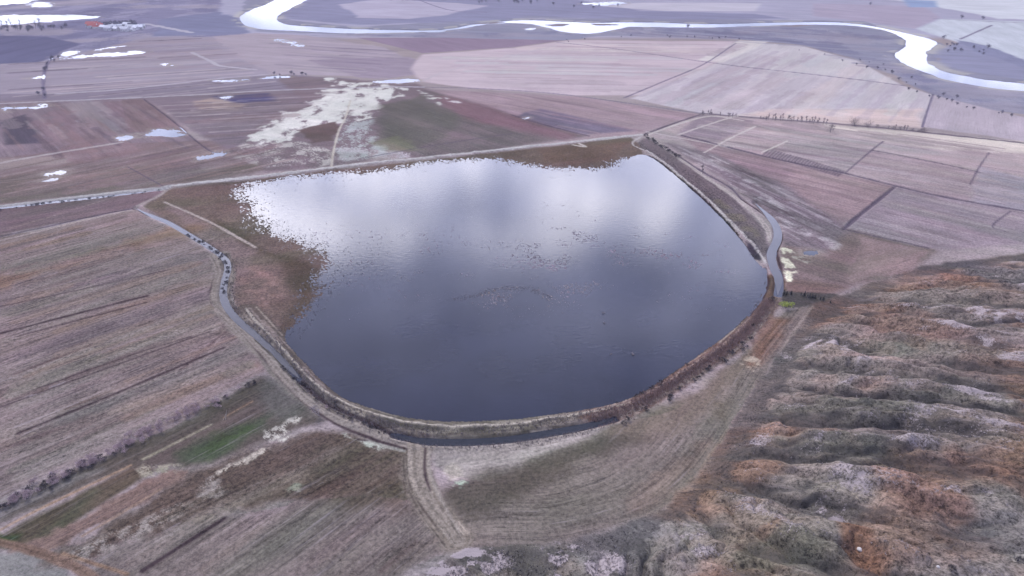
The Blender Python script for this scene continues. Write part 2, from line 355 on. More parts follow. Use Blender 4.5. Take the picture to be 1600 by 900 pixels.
exec_paint = True
def A_fields():
    # far bank of the river and the flood plain
    paint([(-900,-60),(2500,-60),(2500,60),(-900,60)], (172,168,200), 30, streak=.5)
    paint([(-300,60),(-300,0),(350,0),(330,30),(360,48),(420,60),(300,60),(230,60),(180,75),(60,100),(-200,130)], (140,136,172), 8, (15,60), name='field', streak=.5)
    paint([(350,0),(385,-5),(375,34),(400,50),(560,56),(700,60),(880,64),(950,56),(1030,58),(1150,62),(1260,72),(1340,94),(1400,120),(1440,140),(1490,165),(1600,180),(1800,205),(1800,140),(1540,112),(1465,95),(1470,68),(1350,34),(1000,28),(800,26),(660,36),(560,44),(450,32),(480,0)],
          (148,146,176), 4, (8,30), streak=.35, grain=.9, name='floodplain')
    for k in range(3):
        paint([(455,56),(700,60),(950,56),(1150,62),(1260,72),(1400,120),(1490,165),(1600,178),(1600,146),(1540,138),(1470,126),(1405,98),(1390,80),(1400,64),(1340,44),(1000,45),(800,52),(560,54)], [(172,168,194),(126,124,160),(160,152,178)][k], 8, amt=.6, thresh=([60,34,90][k], [90,60,60][k], .52, .64), spk=.12)
        paint([(-300,60),(-300,0),(350,0),(330,30),(360,48),(420,60),(300,60),(230,60),(180,75),(60,100),(-200,130)], [(168,162,194),(118,116,152),(176,166,186)][k], 8, amt=.55, thresh=([70,40,110][k], [110,70,90][k], .53, .64), spk=.1)
        paint([(480,8),(640,-5),(900,0),(1000,18),(1230,30),(1000,28),(690,34),(560,38),(470,28)], [(168,164,200),(122,120,166),(176,170,200)][k], 8, amt=.55, thresh=(90, 120, .52, .64), spk=.1)
    paint([(-300,140),(-300,58),(0,56),(70,58),(125,70),(60,98),(0,112)], (114,112,148), 4, (6,40), name='field', dirn=((0,100),(120,70)))
    paint([(255,30),(340,20),(375,30),(395,52),(330,56),(240,58)], (135,135,172), 5, (10,40), name='floodplain')
    paint([(470,-5),(640,-5),(810,-5),(900,0),(1000,18),(1180,22),(1230,30),(1000,30),(830,27),(690,36),(560,40),(470,32),(440,28)], (147,145,181), 6, (14,60), grain=.9, name='floodplain')
    paint([(530,8),(600,-2),(690,4),(760,10),(700,24),(640,30),(560,28)], (182,175,206), 6, (10,50), name='field')
    paint([(935,10),(1005,5),(1110,5),(1190,6),(1180,18),(1040,18)], (192,186,212), 6, name='field')
    paint([(1270,6),(1440,10),(1470,28),(1430,46),(1350,34),(1270,26)], (172,162,192), 6, name='field', dirn=((1270,10),(1470,28)))
    paint([(1470,30),(1700,38),(1700,150),(1600,100),(1540,80),(1480,62),(1432,46)], (196,198,222), 6, name='field', dirn=((1480,40),(1600,100)))
    paint([(1455,80),(1500,66),(1560,90),(1700,125),(1700,140),(1540,118),(1470,102)], (150,149,184), 4, (8,30), name='floodplain')
    paint([(1490,62),(1540,72),(1620,102),(1700,125),(1700,135),(1600,106),(1520,80)], (142,142,178), 4, (8,30), grain=1)
    paint([(1300,-20),(1800,-20),(1800,34),(1560,30),(1440,8)], (205,205,228), 8, (30,120))
    paint([(1410,0),(1462,2),(1464,12),(1420,12)], (150,162,205), 8)
    # middle distance, left
    paint([(-200,160),(-200,110),(60,98),(230,60),(330,58),(390,80),(450,110),(430,125),(200,140),(60,150)], (160,150,174), 4, (4,40), dirn=((80,110),(250,100)), name='field')
    paint([(330,58),(400,52),(480,56),(600,75),(640,95),(560,120),(430,118),(380,95)], (170,158,180), 4, (4,40), dirn=((400,80),(640,95)), name='field')
    paint([(-200,150),(90,148),(330,125),(450,118),(560,125),(540,150),(420,142),(150,157),(-200,165)], (142,132,156), 3, (3,30), dirn=((90,148),(330,125)), name='field')
    paint([(-200,165),(150,157),(228,154),(330,238),(160,250),(-200,300)], (140,126,144), 3, (3,30), dirn=((100,160),(190,225)), name='field')
    paint([(0,190),(40,180),(65,205),(66,225),(10,228)], (98,92,112), 4, (2,20), dirn=((30,185),(60,225)))
    paint([(110,158),(160,157),(190,205),(120,210)], (146,136,154), 3, dirn=((120,160),(170,205)))
    paint([(190,158),(228,156),(290,205),(200,208)], (138,120,133), 3, dirn=((190,160),(240,205)))
    paint([(-200,275),(180,225),(300,222),(420,222),(500,255),(265,290),(-200,345)], (138,121,134), 4, (4,30), dirn=((0,262),(190,225)), name='field')
    paint([(-200,320),(0,280),(220,262),(420,255),(400,272),(265,290),(-200,345)], (120,110,116), 8, (8,40), dirn=((0,300),(265,275)))
    paint([(-200,262),(-200,285),(100,258),(150,240),(60,246)], (156,142,152), 4, (4,20), dirn=((0,262),(190,225)))
    paint([(228,154),(420,143),(560,140),(470,180),(400,215),(360,240),(300,205)], (134,122,140), 4, (5,30), dirn=((230,160),(420,150)), name='field')
    paint([(340,152),(420,148),(430,160),(370,164)], (92,88,128), 6, (6,20))
    paint([(300,160),(330,155),(385,165),(370,174),(310,172)], (170,152,158), 4, (4,16))
    paint([(560,60),(700,60),(880,64),(800,75),(660,84)], (148,132,160), 3, dirn=((560,60),(660,84)), name='field')
    paint([(480,95),(640,90),(700,110),(600,125),(560,122)], (158,145,170), 4, (4,30), name='field')
    # pink fields, centre and right
    paint([(660,86),(800,76),(890,64),(1150,65),(1120,100),(1000,150),(900,150),(730,138),(660,128),(640,110)], (197,181,201), 4, (3,40), dirn=((700,100),(1000,105)), name='field', streak=.4)
    paint([(1150,65),(1250,72),(1340,96),(1410,135),(1120,100)], (198,190,208), 3, dirn=((1150,68),(1000,150)), name='field', streak=.4)
    paint([(1155,64),(1200,66),(1130,98),(1090,95)], (212,203,216), 3)
    paint([(1120,100),(1410,135),(1458,150),(1441,200),(1300,193),(1095,178),(985,155)], (194,184,204), 3, (3,40), dirn=((1120,100),(985,155)), name='field', streak=.4)
    paint([(1200,172),(1440,172),(1440,200),(1300,193),(1150,182)], (208,188,198), 6, (6,40), dirn=((1200,172),(1440,190)))
    paint([(1458,150),(1600,185),(1800,215),(1800,245),(1600,222),(1441,200)], (184,172,194), 3, (3,40), name='field', streak=.4, dirn=((1458,150),(1441,200)))
    paint([(655,140),(900,152),(1095,180),(1003,211),(900,222),(800,180),(690,150)], (164,145,163), 3, (3,30), dirn=((830,150),(1060,190)), name='field')
    paint([(820,176),(845,171),(930,190),(990,206),(915,212),(800,186)], (125,116,142), 3, (2,20), dirn=((820,180),(950,210)), name='field')
    paint([(660,138),(700,150),(800,181),(915,214),(760,238),(640,250),(570,205),(600,160)], (122,112,124), 5, (6,30), dirn=((660,150),(900,215)), name='field')
    paint([(655,150),(700,150),(900,212),(880,220),(760,196)], (132,110,126), 8, (8,30))
    paint([(620,150),(660,148),(650,170)], (132,106,122), 6, (6,20))
    # right hand fields
    paint([(1100,182),(1300,195),(1640,232),(1640,345),(1400,292),(1200,247),(1062,212),(1040,205)], (180,164,178), 4, (4,40), dirn=((1100,185),(1600,260)), name='field')
    paint([(1095,182),(1180,190),(1120,225),(1060,210)], (150,136,156), 4, (4,30), dirn=((1095,190),(1160,205)))
    paint([(1290,196),(1640,228),(1640,244),(1460,235),(1300,210)], (212,200,206), 5, (6,30), dirn=((1290,200),(1600,235)))
    paint([(1200,205),(1290,205),(1280,215),(1180,212)], (196,178,188), 5, (4,30))
    paint([(1230,225),(1362,236),(1320,272),(1200,247)], (166,154,170), 3, (2,30), dirn=((1230,225),(1362,240)), name='field')
    paint([(1362,236),(1530,270),(1515,318),(1400,292),(1320,272)], (166,150,166), 3, (2,30), dirn=((1362,240),(1530,272)), name='field')
    paint([(1530,262),(1640,290),(1640,340),(1515,318)], (160,152,172), 3, (2,30), dirn=((1530,262),(1640,285)), name='field')
    paint([(1062,214),(1200,247),(1400,293),(1318,360),(1240,330),(1180,300),(1110,255)], (150,132,148), 3, (3,30), dirn=((1200,250),(1400,296)), name='field')
    paint([(1240,262),(1395,295),(1330,345),(1250,320),(1220,290)], (160,140,154), 4, (4,20), dirn=((1200,250),(1400,296)))
    paint([(1400,293),(1640,342),(1640,380),(1460,393),(1318,360)], (150,138,156), 3, (2,30), dirn=((1400,300),(1600,345)), name='field')
    paint([(1318,360),(1460,393),(1440,418),(1340,452),(1280,470),(1225,450),(1225,380),(1240,335)], (128,114,122), 4, (5,24), dirn=((1318,365),(1450,395)), name='field')
    paint([(1345,372),(1455,395),(1430,420),(1330,440)], (156,136,146), 4, (3,20), dirn=((1330,430),(1450,395)))
    paint([(1225,440),(1300,445),(1320,452),(1280,470),(1230,462)], (122,104,109), 3, (2,14), dirn=((1230,450),(1310,455)))
    # waste ground with salt streaks beside the right canal
    paint([(1040,225),(1120,240),(1240,300),(1330,365),(1290,400),(1228,385),(1222,355),(1160,300),(1100,262)], (126,116,132), 4, (5,20), dirn=((1060,235),(1240,320)), streak=.9, name='marsh')
    for p in [[(1110,258),(1180,285),(1200,300),(1130,275)],[(1140,290),(1190,310),(1195,320),(1150,300)],[(1200,310),(1235,335),(1240,345),(1200,322)],[(1225,345),(1275,372),(1260,374),(1228,355)],[(1250,345),(1290,360),(1270,362)],[(1270,368),(1320,385),(1300,390)],[(1080,240),(1130,255),(1120,258)]]:
        paint(p, (186,180,196), 2, (4,9), amt=.75, thresh=(9,4,.42,.6))
    paint([(1222,388),(1240,392),(1232,410),(1240,425),(1236,443),(1226,440),(1222,410)], (214,210,204), .8, (4,6), thresh=(4,4,.4,.52))
    paint([(1236,395),(1270,402),(1262,414),(1240,405)], (176,170,172), .8, (3,6), thresh=(4,3,.45,.58), amt=.8)
    paint([(1228,425),(1238,425),(1236,442),(1228,442)], (226,222,214), .6, (2,4))
    # strip between right dyke path and right canal
    paint([(1003,218),(1015,218),(1060,250),(1140,306),(1195,360),(1200,395),(1190,400),(1145,352),(1070,283),(1030,250),(992,228)], (118,108,122), 1.5, (2,14), dirn=((1030,245),(1140,330)), name='embankment', grain=.8)
    paint([(1090,290),(1150,330),(1190,370),(1190,395),(1150,350),(1100,305)], (130,120,122), 2, (4,12), amt=.8, thresh=(12,6,.4,.6))
    paint([(1160,375),(1178,385),(1192,402),(1188,412),(1172,400)], (72,68,84), 1.2, (2,8))
    # north and west marsh around the lake
    paint([(262,298),(520,266),(760,241),(985,217),(1000,226),(1012,250),(940,280),(700,300),(560,420),(520,480),(455,540),(420,525),(372,490),(362,455),(366,420),(355,400),(300,365),(222,325)], (115,102,105), 2, (2,16), dirn=((300,300),(520,275)), name='marsh', streak=.25, grain=.7)
    paint([(320,330),(400,390),(470,400),(500,420),(490,460),(450,525),(430,520),(465,460),(440,420),(380,380)], (92,84,82), 5, (6,18))
    paint([(262,320),(345,360),(400,392),(380,440),(370,430),(350,400),(300,365)], (128,112,120), 3, (4,14))
    paint([(370,430),(400,405),(440,440),(430,490),(385,480)], (142,120,124), 4, (6,12), thresh=(10,7,.35,.6))
    paint([(840,235),(985,222),(950,250),(900,258),(850,252)], (116,99,101), 3, (3,14))
    paint([(262,298),(400,284),(385,330),(330,320),(280,312)], (119,103,108), 3, (5,14))
    # white flat north of the road: whitish patches broken up by noise
    paint([(430,118),(545,125),(600,130),(650,130),(690,165),(660,180),(590,205),(580,250),(520,262),(420,268),(380,240),(395,205),(470,160)], (132,118,134), 4, (6,24), name='marsh', streak=.3)
    paint([(505,122),(548,130),(620,132),(645,140),(600,158),(588,178),(548,190),(540,200),(470,210),(440,225),(395,235),(400,205),(450,180),(490,160),(520,140)], (216,213,224), 2.5, (20,22), thresh=(7,13,.34,.52), spk=.12)
    paint([(520,140),(600,140),(590,172),(520,185),(430,215),(400,222),(420,195),(480,170)], (220,217,227), 3, (12,16), amt=.9, thresh=(7,13,.31,.50), spk=.12)
    paint([(540,188),(585,188),(580,215),(620,240),(560,252),(525,245),(530,210)], (176,178,192), 3, (8,14), thresh=(6,11,.38,.56), spk=.3)
    paint([(520,232),(590,236),(660,242),(600,250),(540,254)], (176,172,188), 3, (8,14), thresh=(8,9,.42,.58), spk=.3)
    paint([(380,225),(470,222),(520,236),(515,258),(420,262),(360,250)], (188,180,192), 3, (8,14), thresh=(9,9,.46,.60), spk=.3)
    paint([(465,205),(528,190),(522,222),(490,225)], (112,98,106), 2, (5,14))
    paint([(655,142),(690,155),(688,166),(660,150)], (205,204,212), 2, (3,8), thresh=(9,4,.44,.56))
    paint([(690,150),(730,165),(700,160)], (196,190,206), 2, (4,10), thresh=(9,4,.46,.58))
    paint([(595,165),(660,150),(720,185),(700,215),(640,235),(590,215)], (112,108,114), 6, (8,24), amt=.85)
    paint([(575,225),(620,215),(660,235),(620,240)], (128,126,118), 5, (6,14), amt=.7)
    # big striped field on the left
    bigdir = ((30,680),(350,546))
    paint([(-200,390),(60,362),(212,330),(330,398),(338,420),(330,455),(336,482),(372,525),(412,582),(300,645),(100,735),(-60,805),(-400,900),(-600,600)], (132,119,128), 2, (2,12), dirn=bigdir, streak=1.25, grain=.6, name='field')
    paint([(-200,345),(262,298),(240,315),(210,327),(-200,410)], (122,106,120), 2, (2,14), dirn=((0,350),(240,305)), name='field')
    B = [((-100,470),(300,360),14,(134,108,104)), ((-100,500),(330,400),10,(124,110,124)), ((-60,560),(330,440),12,(146,130,138)), ((40,560),(360,450),10,(114,102,116)), ((-60,640),(390,510),12,(120,104,112)),
         ((0,690),(390,540),10,(150,136,142)), ((60,690),(400,560),12,(112,102,112)), ((-60,745),(390,570),9,(150,136,144)), ((-60,775),(300,640),9,(126,112,122)), ((0,430),(310,372),8,(146,128,138)), ((100,660),(380,545),6,(118,116,124)), ((200,640),(400,575),5,(148,128,124)), ((-50,720),(180,648),7,(118,98,106)), ((60,730),(260,660),8,(146,138,148))]
    for (a, b, hw, c) in B:
        stroke([a, ((a[0]+b[0])/2, (a[1]+b[1])/2), b], hw*.5*(at(a[0],a[1])[1])/260, c, soft=5, amt=.7, wob=1.2)
    for i in range(46):
        t = random.random(); px = random.uniform(-30, 340); py = 345+random.random()**.8*400
        if py > 800-px*.5: continue
        s = -.30-.14*(py-350)/400
        ln = random.uniform(40, 170); b = (min(px+ln, 352), py+s*ln)
        c = random.choice([(170,156,162),(160,146,154),(100,84,92),(98,88,98),(108,90,94),(166,150,152)])
        stroke([(px, py), ((px+b[0])/2, (py+b[1])/2+.4), b], random.uniform(.25, .7), c, soft=.5, amt=random.uniform(.4, .8), wob=1.2)
    # dark meadow, green patch and the strips in the bottom left
    paint([(-60,830),(100,745),(300,655),(412,590),(470,640),(500,660),(430,690),(300,735),(200,735),(60,800),(-60,850)], (98,90,94), 3, (3,12), dirn=((100,770),(400,620)), name='field', streak=.8)
    paint([(420,590),(470,632),(500,655),(440,660),(405,625)], (106,104,110), 4, (4,10), amt=.8)
    paint([(-60,850),(0,790),(80,755),(160,735),(80,775),(0,815)], (134,128,138), 1.5, (2,12), amt=.8)
    paint([(280,712),(320,688),(385,662),(420,652),(415,668),(385,690),(330,722)], (82,90,82), 4, (5,8), amt=.9)
    paint([(295,705),(340,683),(395,668),(388,690),(330,722)], (76,88,70), 3, (5,7), amt=.75, thresh=(5,4,.3,.55))
    paint([(-40,860),(10,835),(205,732),(245,735),(160,790),(60,860)], (98,88,86), 1.5, (2,10), dirn=((10,840),(205,735)), name='field', streak=.9)
    paint([(60,840),(120,790),(150,770),(110,820),(70,850)], (88,92,84), 3, (3,8), amt=.7)
    paint([(30,862),(130,812),(260,740),(295,735),(300,742),(240,775),(130,840),(60,880)], (138,116,120), 1.5, (4,6), dirn=((50,860),(280,745)), name='field', streak=.8)
    paint([(205,735),(240,725),(280,733),(230,745),(205,752)], (158,151,148), .8, (4,6), thresh=(2.5,2.5,.42,.58), spk=.3)
    paint([(-60,866),(60,873),(110,890),(120,920),(-60,920)], (140,137,146), 1.2, (3,8), name='field')
    paint([(0,838),(30,842),(20,852),(-20,852)], (70,80,60), 1.2, (2,5))
    paint([(60,885),(130,840),(250,775),(310,742),(420,700),(450,680),(530,680),(640,708),(655,780),(560,780),(420,790),(330,805),(230,850),(150,880)], (98,86,88), 3, (5,10), dirn=((130,850),(330,750)), name='field', streak=.9, grain=.8)
    paint([(120,870),(250,800),(340,750),(350,770),(300,800),(230,850),(160,890)], (156,148,154), 2, (7,7), amt=.85, thresh=(2.2,2.2,.34,.6), spk=.3)
    paint([(150,885),(240,842),(330,805),(420,790),(560,780),(660,790),(705,850),(640,905),(600,960),(100,960)], (122,111,118), 3, (5,12), dirn=((225,893),(350,813)), name='field', streak=1.15, grain=.6)
    paint([(420,770),(520,740),(640,745),(650,790),(540,785)], (92,80,80), 5, (7,12), amt=.75)
    paint([(430,720),(560,700),(640,720),(560,750),(440,760)], (122,108,110), 4, (8,8), amt=.8, thresh=(8,5,.4,.6))
    paint([(410,690),(420,672),(450,655),(470,655),(458,668),(440,690)], (190,184,190), 1, (5,5), thresh=(1.3,2.0,.40,.56), spk=.3)
    paint([(535,682),(570,690),(612,700),(634,708),(600,704),(555,694)], (184,184,188), .8, (2.5,4), thresh=(1.4,1.8,.36,.5), spk=.3)
    paint([(340,742),(380,716),(414,703),(412,710),(385,724)], (188,178,180), .8, (3,4), thresh=(1.4,2,.40,.55), spk=.3)
    paint([(440,770),(460,755),(480,765),(455,775)], (156,160,156), .8, (3,4), thresh=(2.5,1.6,.5,.6), amt=.7)
    # land between dyke and hill: dark hollow and curved ploughed field
    fs = smooth_line(ats([(700,845),(760,862),(870,852),(1035,798),(1095,742),(1155,652),(1205,572),(1275,482),(1225,490),(1190,530),(1120,590),(1060,640),(960,668),(860,705),(720,760),(690,790)]), 4, True)
    paint(None, (122,113,118), 1.5, (1,8), raw=fs, name='field', streak=1.2, grain=.55)
    ii = near(fs, 5); mm = inside(X[ii], Y[ii], fs); jj = ii[mm]
    d, s = seg_dist(X[jj], Y[jj], FOOT_S, True); U[jj] = s; V[jj] = d
    paint([(665,697),(760,697),(880,682),(960,662),(930,680),(850,712),(790,742),(760,752),(700,750),(672,735)], (150,142,150), 2, (3,10), streak=.6, name='field', dirn=((680,720),(900,680)))
    paint([(690,745),(770,738),(880,705),(920,690),(900,672),(850,690),(780,720),(700,722)], (170,162,170), 3, (4,9), amt=.6)
    paint([(735,752),(760,745),(800,735),(870,705),(960,675),(1010,690),(900,725),(800,780),(740,810),(705,800),(695,765)], (92,86,88), 4, (4,10), amt=.95, streak=.5)
    paint([(960,675),(1030,640),(1120,590),(1170,545),(1175,575),(1120,650),(1040,680)], (118,108,108), 4, (5,12), amt=.9, streak=.6)
    paint([(1170,535),(1205,500),(1235,500),(1200,560),(1172,575)], (124,98,94), 3, (4,8), amt=.8)
    paint([(695,730),(715,733),(722,748),(700,756)], (172,164,166), 1, (3,6), amt=.8)
    paint([(700,765),(725,752),(732,756),(712,768)], (166,182,176), .7, (2,3), thresh=(2,1.4,.44,.54))
    paint([(1020,705),(1070,670),(1140,610),(1160,600),(1090,690),(1040,720)], (138,127,133), 2, (3,8), amt=.7, thresh=(7,5,.35,.6))
    paint([(1010,760),(1060,720),(1110,690),(1080,745),(1030,790),(990,800)], (128,110,113), 3, (4,9), amt=.6)
    paint([(1150,575),(1170,560),(1195,560),(1180,585)], (172,158,156), 1, (3,4), thresh=(4,3,.4,.55))
    # around the dyke
    ring = smooth_line(ats([(385,487),(420,526),(445,552),(472,582),(500,610),(525,626),(560,641),(600,656),(650,667),(720,671),(800,667),(860,658),(930,647),(985,633)]), 4)
    stroke(None, 5.5, (106,97,101), pts=ring, soft=1.5, wob=.2, name='embankment')
    ring2 = smooth_line(ats([(930,652),(985,633),(1035,606),(1085,574),(1135,540),(1172,504),(1198,470),(1208,440)]), 4)
    stroke(None, 5.5, (116,96,98), pts=ring2, soft=1.5, wob=.3, name='embankment')
    st = smooth_line(ats([(345,400),(352,430),(345,470),(365,500),(410,545),(460,600),(520,645),(600,678),(660,695)]), 4)
    stroke(None, 4.5, (140,130,136), pts=st, soft=1.2, wob=.25)
    stroke([(650,690),(650,740),(668,785),(712,845)], 4.5, (128,118,120), soft=2, wob=.4)
    def offs(P, o): tn = np.gradient(P, axis=0); tn /= np.linalg.norm(tn, axis=1, keepdims=True); return P+np.stack([-tn[:, 1], tn[:, 0]], 1)*o
    for P_, os_ in ((ring, (-5.5, -4.2, -3, -1.8, 1.6, 3, 4.6)), (ring2, (-4.2, -3, -1.6, 1.5, 3, 4.5)), (st, (-3.6, -2.4, -1.2, .2, 1.4, 2.6, 3.8))):
        for o in os_:
            cc = random.choice([(92,84,92), (84,78,86), (164,152,156), (152,140,146), (100,92,98), (176,164,166)])
            stroke(None, random.uniform(.2, .7), cc, pts=offs(P_, o), soft=.35, amt=random.uniform(.6, .95), wob=1.6, gaps=(8, .40))
    sth = smooth_line(ats([(650,690),(650,740),(668,785),(712,845)]), 4)
    for o in (-3.6, -2.4, -1.3, .1, 1.2, 2.5, 3.7): stroke(None, random.uniform(.2, .5), random.choice([(92,84,88), (168,156,158), (88,80,84), (160,150,152)]), pts=offs(sth, o), soft=.35, amt=.8, wob=1.6, gaps=(6, .38))
    paint([(1222,458),(1310,462),(1290,478),(1240,485),(1215,480)], (84,82,88), 1.2, (2,6))
    # hill: chalk, red earth, scrub
    hm = HD > -1
    on = np.nonzero(hm)[0]; x, y = X[on], Y[on]; dz = HD[on]
    w = sstep(dz+(fbm(x/8, y/8, 61)-.5)*4, -1, 2.5)
    gul = sstep(RIDGE[on], .48, .22)[:, None]*sstep(dz, 3, 12)[:, None]  # gullies shaded darker in the base colour
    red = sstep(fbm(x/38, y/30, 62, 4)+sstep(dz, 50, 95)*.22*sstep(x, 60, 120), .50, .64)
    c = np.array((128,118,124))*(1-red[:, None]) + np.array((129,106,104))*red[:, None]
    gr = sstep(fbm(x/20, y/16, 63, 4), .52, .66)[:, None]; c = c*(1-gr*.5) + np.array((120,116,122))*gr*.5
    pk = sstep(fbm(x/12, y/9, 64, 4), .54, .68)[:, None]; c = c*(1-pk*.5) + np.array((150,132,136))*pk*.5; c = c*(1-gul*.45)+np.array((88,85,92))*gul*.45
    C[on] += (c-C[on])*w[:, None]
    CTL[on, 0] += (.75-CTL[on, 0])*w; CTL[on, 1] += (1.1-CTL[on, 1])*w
    _, sN = seg_dist(x, y, NEAR_FOOT, True); mm = w > .5; U[on[mm]] = dz[mm]*1.6+(fbm(x/30,y/30,67,3)[mm])*14; V[on[mm]] = sN[mm]+(fbm(x/18,y/18,68,3)[mm])*10
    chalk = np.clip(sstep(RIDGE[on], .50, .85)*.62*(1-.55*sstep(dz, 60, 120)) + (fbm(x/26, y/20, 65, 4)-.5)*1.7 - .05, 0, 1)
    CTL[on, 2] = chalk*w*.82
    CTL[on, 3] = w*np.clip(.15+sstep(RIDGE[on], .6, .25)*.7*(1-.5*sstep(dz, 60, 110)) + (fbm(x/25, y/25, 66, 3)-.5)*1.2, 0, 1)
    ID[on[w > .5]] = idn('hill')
    for px, py, sx, sy, a in [(1290,540,60,22,.8),(1325,600,45,14,.7),(1300,800,28,40,1),(1330,740,40,25,.7),(1220,560,30,14,.6),(1560,490,45,18,.9),(1540,540,40,22,.7),(1360,560,40,14,.6),(1180,690,40,16,.6),(1150,640,25,10,.5),(1440,690,14,8,.9),(1490,765,10,8,.9),(1550,773,12,8,.9),(1450,640,60,30,.5),(1545,395,45,6,.9),(1545,432,20,5,.9),(1500,600,60,20,.4),(1290,690,50,20,.55),(1180,760,40,14,.6),(1080,830,30,12,.6),(1100,860,40,10,.7),(735,880,55,24,1.6),(700,900,36,24,1.3),(885,880,45,30,1.4),(940,890,45,28,1.1),(1120,890,60,10,.5),(1400,680,30,30,.6),(1530,685,40,8,.5)]:
        h = hit(px, py); h1 = hit(px+sx, py); h2 = hit(px, py-sy)
        sxm = max(np.hypot(*(h1-h)), 2); sym = max(np.hypot(*(h2-h)), 2)
        g = a*np.exp(-(((x-h[0])/sxm)**2+((y-h[1])/sym)**2)**1.2)*np.clip((fbm(x/4.5, y/3.2, 69, 4)-.38)*4.2, 0, 1)
        CTL[on, 2] = np.maximum(CTL[on, 2], g*.95)
    for px, py, sx, sy, col, a in [(1480,750,120,60,(130,103,100),.75),(1430,500,60,25,(134,106,106),.6),(1560,560,70,30,(126,105,106),.5),(1400,830,80,30,(128,104,101),.6),(1352,850,34,30,(130,98,92),.8),(1580,430,60,30,(112,108,120),.9),(1570,800,60,60,(124,122,128),.8),(1540,830,40,16,(122,122,130),.6),(1200,870,90,30,(108,104,105),.6),(980,830,70,25,(122,118,128),.9),(950,860,60,30,(118,114,124),.7),(800,880,40,20,(106,100,103),.6),(1280,870,60,30,(104,99,101),.6),(1360,625,90,14,(104,100,104),.6),(1240,640,70,10,(98,94,98),.7)]:
        h = hit(px, py); h1 = hit(px+sx, py); h2 = hit(px, py-sy)
        sxm = max(np.hypot(*(h1-h)), 2); sym = max(np.hypot(*(h2-h)), 2)
        q = np.sqrt(((x-h[0])/sxm)**2+((y-h[1])/sym)**2)+(fbm(x/9, y/9, int(px), 4)-.5)*1.0
        g = a*sstep(q, 1.25, .6)*w
        C[on] += (np.array(col)-C[on])*g[:, None]
        if col[0] > 120 and col[2] < 100: CTL[on, 2] *= (1-g*.8)[:]
    # weed beds, wet margins of the lake
    wm = WEED[:, None]; C[:] = C*(1-wm) + np.array((134,127,150), np.float32)*wm; C[:] = C*(1-ARC[:, None]) + np.array((168,156,168), np.float32)*ARC[:, None]
    # muddy bed below the water
    for nm in (LSD < 0,): 
        C[nm & (Z < 0)] = (70,66,70)
A_fields()
def plot_lines(area, d, n, cols, hw, ln, amt):
    poly = ats(area); a = at(*d[1])-at(*d[0]); a = a/np.hypot(*a); lo, hi = poly.min(0), poly.max(0); k = 0; tries = 0
    while k < n and tries < n*20:
        tries += 1; p = np.array((random.uniform(lo[0], hi[0]), random.uniform(lo[1], hi[1])))
        if not inside(p[:1], p[1:], poly)[0]: continue
        L_ = random.uniform(*ln); q = [p+a*(f-.5)*L_ for f in np.linspace(0, 1, 9)]
        q = np.array([c for c in q if inside(c[:1], c[1:], poly)[0]])
        if len(q) < 3: continue
        stroke(None, random.uniform(*hw), random.choice(cols), pts=q, soft=.8, amt=random.uniform(*amt), wob=.8); k += 1
pal, drk = (186,174,190), (112,102,122)
def strips(area, d, n, cols, hw, ln, amt):                       # long narrow parcels, each with its own crop
    plot_lines(area, d, n, cols, hw, ln, amt)
G1 = [(188,186,204),(210,194,208),(178,164,184),(204,200,212),(184,170,190)]
strips([(680,90),(800,78),(890,68),(1150,68),(1000,148),(900,148),(740,136)], ((700,100),(1000,105)), 18, G1, (6, 16), (120, 420), (.25, .5))
strips([(1150,68),(1330,94),(1450,150),(1440,195),(1300,190),(1100,176),(990,156)], ((1120,100),(985,155)), 22, G1, (5, 14), (80, 360), (.25, .55))
G2 = [(166,158,172),(178,162,174),(150,134,150),(182,174,188),(146,136,150)]
strips([(1100,186),(1300,198),(1600,232),(1600,330),(1400,290),(1200,246),(1070,212)], ((1100,185),(1600,260)), 26, G2, (3, 8), (50, 220), (.25, .5))
strips([(1400,298),(1590,340),(1590,375),(1460,390),(1330,358)], ((1400,300),(1600,345)), 10, G2, (2, 6), (50, 160), (.2, .45))
G3 = [(150,138,152),(128,112,130),(144,122,138),(160,148,162),(118,104,120)]
strips([(0,165),(228,155),(320,232),(160,250),(0,262)], ((100,160),(190,225)), 18, G3, (3, 10), (50, 160), (.25, .55))
strips([(0,265),(190,228),(420,225),(480,250),(265,290),(0,320)], ((0,262),(190,225)), 16, G3, (2, 7), (50, 200), (.2, .5))
strips([(0,98),(60,98),(225,62),(330,60),(430,112),(200,140),(0,150)], ((80,110),(250,100)), 16, [(172,164,186),(150,140,166),(164,148,168)], (5, 16), (100, 360), (.25, .5))
strips([(228,156),(420,146),(540,145),(470,180),(400,215),(350,235)], ((230,160),(420,150)), 12, G3, (3, 9), (60, 220), (.25, .5))
G4 = [(148,138,144),(116,102,108),(142,122,122),(154,144,150),(108,98,106),(128,122,124)]
strips([(0,385),(200,338),(325,400),(335,480),(405,580),(300,640),(100,730),(0,780)], ((30,680),(350,546)), 46, G4, (.8, 3.2), (20, 120), (.25, .6))
strips([(165,880),(330,808),(560,785),(690,850),(640,900),(300,900)], ((225,893),(350,813)), 30, [(140,130,136),(104,94,100),(130,114,118),(96,88,94)], (.4, 1.5), (10, 50), (.2, .55))
strips([(130,850),(330,760),(530,690),(640,715),(640,780),(420,785),(230,845)], ((130,850),(330,750)), 34, [(122,112,114),(84,74,76),(134,122,124),(100,92,90)], (.4, 1.6), (8, 40), (.25, .6))
plot_lines([(0,98),(60,98),(225,62),(330,60),(430,112),(200,140),(0,150)], ((80,110),(250,100)), 34, [pal, pal, drk, (150,140,168)], (1, 4), (60, 260), (.25, .6))
plot_lines([(0,152),(330,126),(540,128),(540,148),(420,142),(150,157)], ((90,148),(330,125)), 16, [pal, drk], (1, 2.5), (60, 260), (.3, .6))
